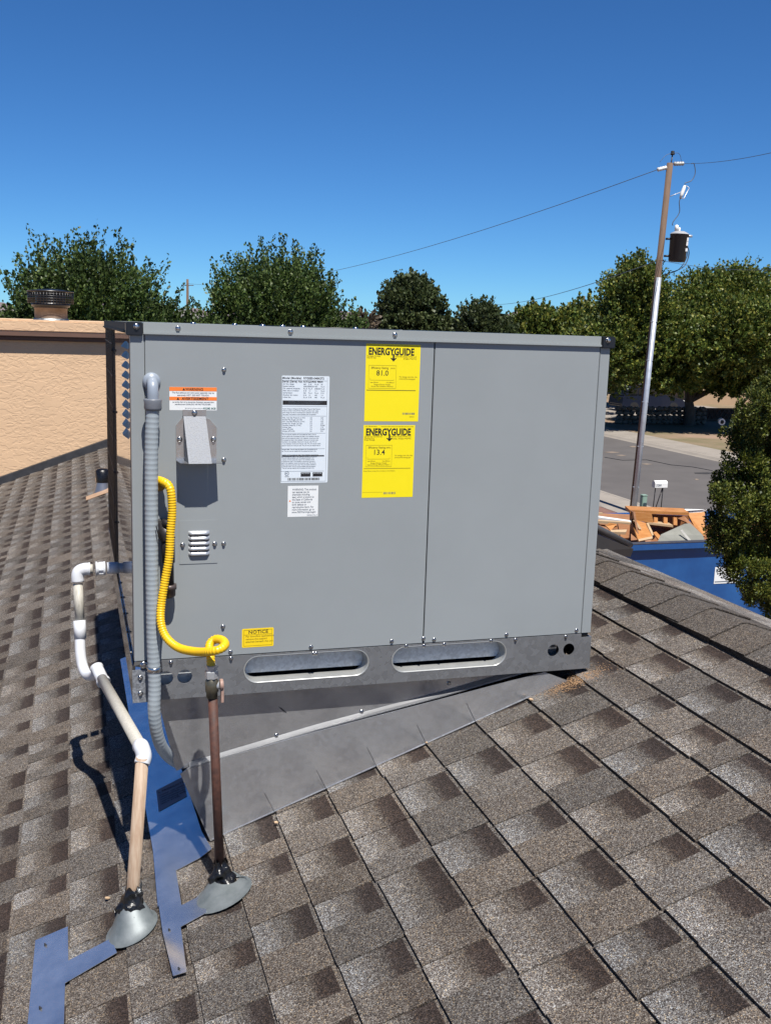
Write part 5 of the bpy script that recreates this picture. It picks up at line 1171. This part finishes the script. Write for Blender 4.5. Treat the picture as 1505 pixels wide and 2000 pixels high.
for (u, v, Y_, lab, h) in ((366, 545, 78, 'distant wooden utility pole in the gap between the two left trees', 9), (1141, 578, 117, 'distant utility pole with a cross arm above the low trees left of the main pole', 10)):
    b_ = px(u, v, Y_); t = thing('utility_pole', lab, 'utility pole', (b_.x, b_.y, GZ)); MB().tube([(b_.x, b_.y, GZ), b_], [.15, .09], 8).build('shaft', M_WOODP, t); MB().beam(b_ + Vector((-.42, .3, -.45)), b_ + Vector((.42, -.3, -.45)), .06, .06).build('cross_arm', M_WOODP, t)
# mailbox
mbx = thing('mailbox', 'white metal mailbox on two thin crossed legs at the near kerb', 'mailbox', (15.5, 22.4, GZ))
mc = px(1288, 945, 22.4); prof = [(-.09, -.10), (.09, -.10), (.09, .03), (.065, .08), (.0, .10), (-.065, .08), (-.09, .03)]
MB().prism([(mc.x - .2, mc.y + a, mc.z + b) for a, b in prof], (.4, 0, 0)).build('box', M_WB, mbx, bevel=.006)
text('3280', mc.x - .17, mc.z - .055, .085, M_INKG, mbx, mc.y - .0935, bold=.02, name='number')
for (a, b) in ((-.13, -.16), (.11, .10)): MB().tube([(mc.x + a, mc.y, mc.z - .1), (mc.x + b, mc.y, GZ)], .014, 6).build('leg', M_IRON, mbx)
MB().tube([(mc.x + .1, mc.y, mc.z - .1), (mc.x - .1, mc.y, GZ + .05)], .014, 6).build('brace', M_IRON, mbx)
pc = px(1257, 966, 22.9); ped = thing('utility_pedestal', 'pale green utility pedestal standing right behind the power pole foot', 'pedestal', (pc.x, pc.y, GZ))
MB().box(pc.x - .075, pc.x + .075, pc.y - .075, pc.y + .075, GZ, pc.z - .03).build('body', mat('pale_green_box', (.27, .40, .33), .5, var=.05), ped, bevel=.012)
MB().box(pc.x - .085, pc.x + .085, pc.y - .085, pc.y + .085, pc.z - .03, pc.z).build('cap', mat('pale_green_cap', (.32, .45, .38), .5, var=.05), ped, bevel=.01)
fm = pz(1407, 846, GZ); fmb = thing('mailbox', 'small round fronted white and black mailbox at the far kerb next to the juniper', 'mailbox', fm)
MB().tube([fm, fm + Vector((0, 0, .55))], .05, 8).build('post', M_IRON, fmb)
MB().tube([fm + Vector((-.2, -.3, .62)), fm + Vector((.15, .3, .62))], .17, 14).build('box', M_WB, fmb)
MB().tube([fm + Vector((-.21, -.312, .62)), fm + Vector((-.2, -.301, .62))], .10, 14).build('door', M_DARK, fmb)

# rock wall of separate stones
rw = thing('rock_wall', 'low wall of rounded grey field stones across the street under the trees', 'wall', (32, 48.6, GZ))
M_STONE = mat('field_stone', (.16, .135, .11), .9, color2=(.26, .22, .18), scale=3, bump=.03, bscale=12)
def stone_mesh(seed):
    r = random.Random(seed); bm = bmesh.new(); bmesh.ops.create_icosphere(bm, subdivisions=1, radius=1)
    for v in bm.verts: v.co *= r.uniform(.8, 1.15)
    me = bpy.data.meshes.new('stone'); bm.to_mesh(me); bm.free(); me.materials.append(M_STONE); return me
SM = [stone_mesh(i) for i in range(6)]; rr = random.Random(9); rwl = world_loc(rw)
for row in range(4):
    x = 28.9
    while x < 34.6:
        w_ = rr.uniform(.16, .26); o = bpy.data.objects.new('stone', rr.choice(SM)); col.objects.link(o); o.parent = rw
        o.matrix_basis = Matrix.Translation(Vector((x + w_, 48.6 + rr.uniform(-.08, .08), GZ + .13 + row * .25)) - rwl) @ Matrix.Rotation(rr.uniform(0, 3), 4, 'Z') @ Matrix.Diagonal((w_ * 1.05, .24, .165, 1)); x += 1.75 * w_
lf = thing('lattice_fence', 'low brown lattice fence right of the forked trunk', 'fence', (37.4, 50.5, GZ)); M_LAT = mat('lattice_wood', (.17, .10, .075), .8)
MB().beam((35.2, 50.5, GZ + .75), (40.5, 50.5, GZ + .75), .08, .08).build('rail', M_LAT, lf); MB().beam((35.2, 50.5, GZ + .08), (40.5, 50.5, GZ + .08), .08, .08).build('rail', M_LAT, lf)
for k in range(16):
    x = 35.2 + k * .34; MB().beam((x, 50.48, GZ + .1), (x + .45, 50.48, GZ + .73), .05, .03).build('slat', M_LAT, lf); MB().beam((x + .45, 50.52, GZ + .1), (x, 50.52, GZ + .73), .05, .03).build('slat', M_LAT, lf)
MB().box(35.2, 40.5, 50.62, 50.66, GZ, GZ + .7).build('backing', mat('fence_backing', (.14, .085, .065), .9), lf)

# house across the street
M_TAN = mat('tan_house_stucco', (.50, .345, .215), .9, var=.06, scale=1, bump=.006, bscale=15)
hb = thing('house', 'tan single storey stucco house behind the trees across the street', 'house', (50, 70, GZ))
MB().box(44, 60, 64, 78, GZ, GZ + 2.9).build('wall', M_TAN, hb)
rf = MB(); rf.add([(43.2, 63.2, GZ + 2.9), (60.8, 63.2, GZ + 2.9), (60.8, 78.8, GZ + 2.9), (43.2, 78.8, GZ + 2.9), (49, 71, GZ + 5.0), (55, 71, GZ + 5.0)], [(0, 1, 5, 4), (1, 2, 5), (2, 3, 4, 5), (3, 0, 4), (0, 3, 2, 1)]); rf.build('roof', mat('brown_far_roof', (.13, .10, .085), .9), hb)
for (y0_, y1_) in ((65.5, 67.2), (70, 72.5)):
    wf = MB().box(43.94, 44.02, y0_, y1_, GZ + 1.0, GZ + 2.2).build('window', M_WB, hb); MB().box(43.92, 43.95, y0_ + .1, y1_ - .1, GZ + 1.1, GZ + 2.1).build('pane', mat('dark_glass', (.02, .025, .03), .08), wf)
wf = MB().box(48, 50, 63.94, 64.02, GZ + 1.0, GZ + 2.2).build('window', M_WB, hb); MB().box(48.1, 49.9, 63.92, 63.95, GZ + 1.1, GZ + 2.1).build('pane', mat('dark_glass', (.02, .025, .03), .08), wf)
h2 = thing('house', 'pale flat roofed building glimpsed in the gap beside the mountains', 'house', (30, 88, GZ))
cH = px(985, 642, 88); MB().box(cH.x - 3.5, cH.x + 2.5, 88, 96, GZ, cH.z - .25).build('wall', M_TAN, h2); MB().box(cH.x - 3.8, cH.x + 2.8, 87.7, 96.3, cH.z - .25, cH.z + .1).build('roof', M_WB, h2)
h3 = thing('house', 'distant pale roof seen between the two left trees', 'house', (10, 80, GZ))
cH = px(364, 607, 66); MB().box(cH.x - 1.6, cH.x + 1.6, 66, 71, GZ, cH.z - .5).build('wall', M_TAN, h3)
MB().prism([(cH.x - 1.9, 65.7, cH.z - .5), (cH.x + 1.9, 65.7, cH.z - .5), (cH.x, 65.7, cH.z + .1)], (0, 5.6, 0)).build('roof', mat('pale_roof', (.5, .48, .46), .8), h3)

# parked car (side profile swept across its width)
car = thing('parked_car', 'dark blue black hatchback parked in deep shade across the street', 'car', (36.4, 57.5, GZ))
M_CAR = mat('dark_car_paint', (.012, .016, .034), .4, coat=.2, var=.05, scale=2, spec=.2); M_GLS = mat('car_glass', (.01, .012, .014), .05)
cx0 = 33.9; cy0 = 56.6; zz = GZ + .02
bodyp = [(0, .45), (.05, .95), (.25, 1.02), (1.0, 1.04), (3.4, 1.0), (4.3, .88), (4.72, .68), (4.78, .40), (4.6, .28), (.1, .28)]
MB().prism([(cx0 + a, cy0, zz + b) for a, b in bodyp], (0, 1.8, 0)).build('body', M_CAR, car, bevel=.06)
roofp = [(.15, 1.0), (.35, 1.42), (.75, 1.56), (1.9, 1.58), (2.6, 1.50), (3.5, 1.0)]
MB().prism([(cx0 + a, cy0 + .14, zz + b) for a, b in roofp], (0, 1.52, 0)).build('cabin', M_CAR, car, bevel=.05)
for pts in ([(.45, 1.06), (.62, 1.40), (1.15, 1.48), (1.15, 1.06)], [(1.22, 1.06), (1.22, 1.48), (1.95, 1.48), (2.05, 1.06)], [(2.12, 1.06), (2.02, 1.48), (2.55, 1.42), (3.1, 1.06)]):
    MB().prism([(cx0 + a, cy0 + .128, zz + b) for a, b in pts], (0, .03, 0)).build('window', M_GLS, car)
for a in (.9, 3.85):
    for yv in (cy0 - .01, cy0 + 1.6):
        wv_ = MB().tube([(cx0 + a, yv, zz + .32), (cx0 + a, yv + .2, zz + .32)], .32, 20).build('wheel', M_DARK, car); MB().tube([(cx0 + a, yv - .008, zz + .32), (cx0 + a, yv + .02, zz + .32)], .19, 14).build('rim', M_IRON, wv_)
MB().box(cx0 + 4.5, cx0 + 4.75, cy0 + .04, cy0 + .3, zz + .62, zz + .76).build('headlight', M_WB, car)
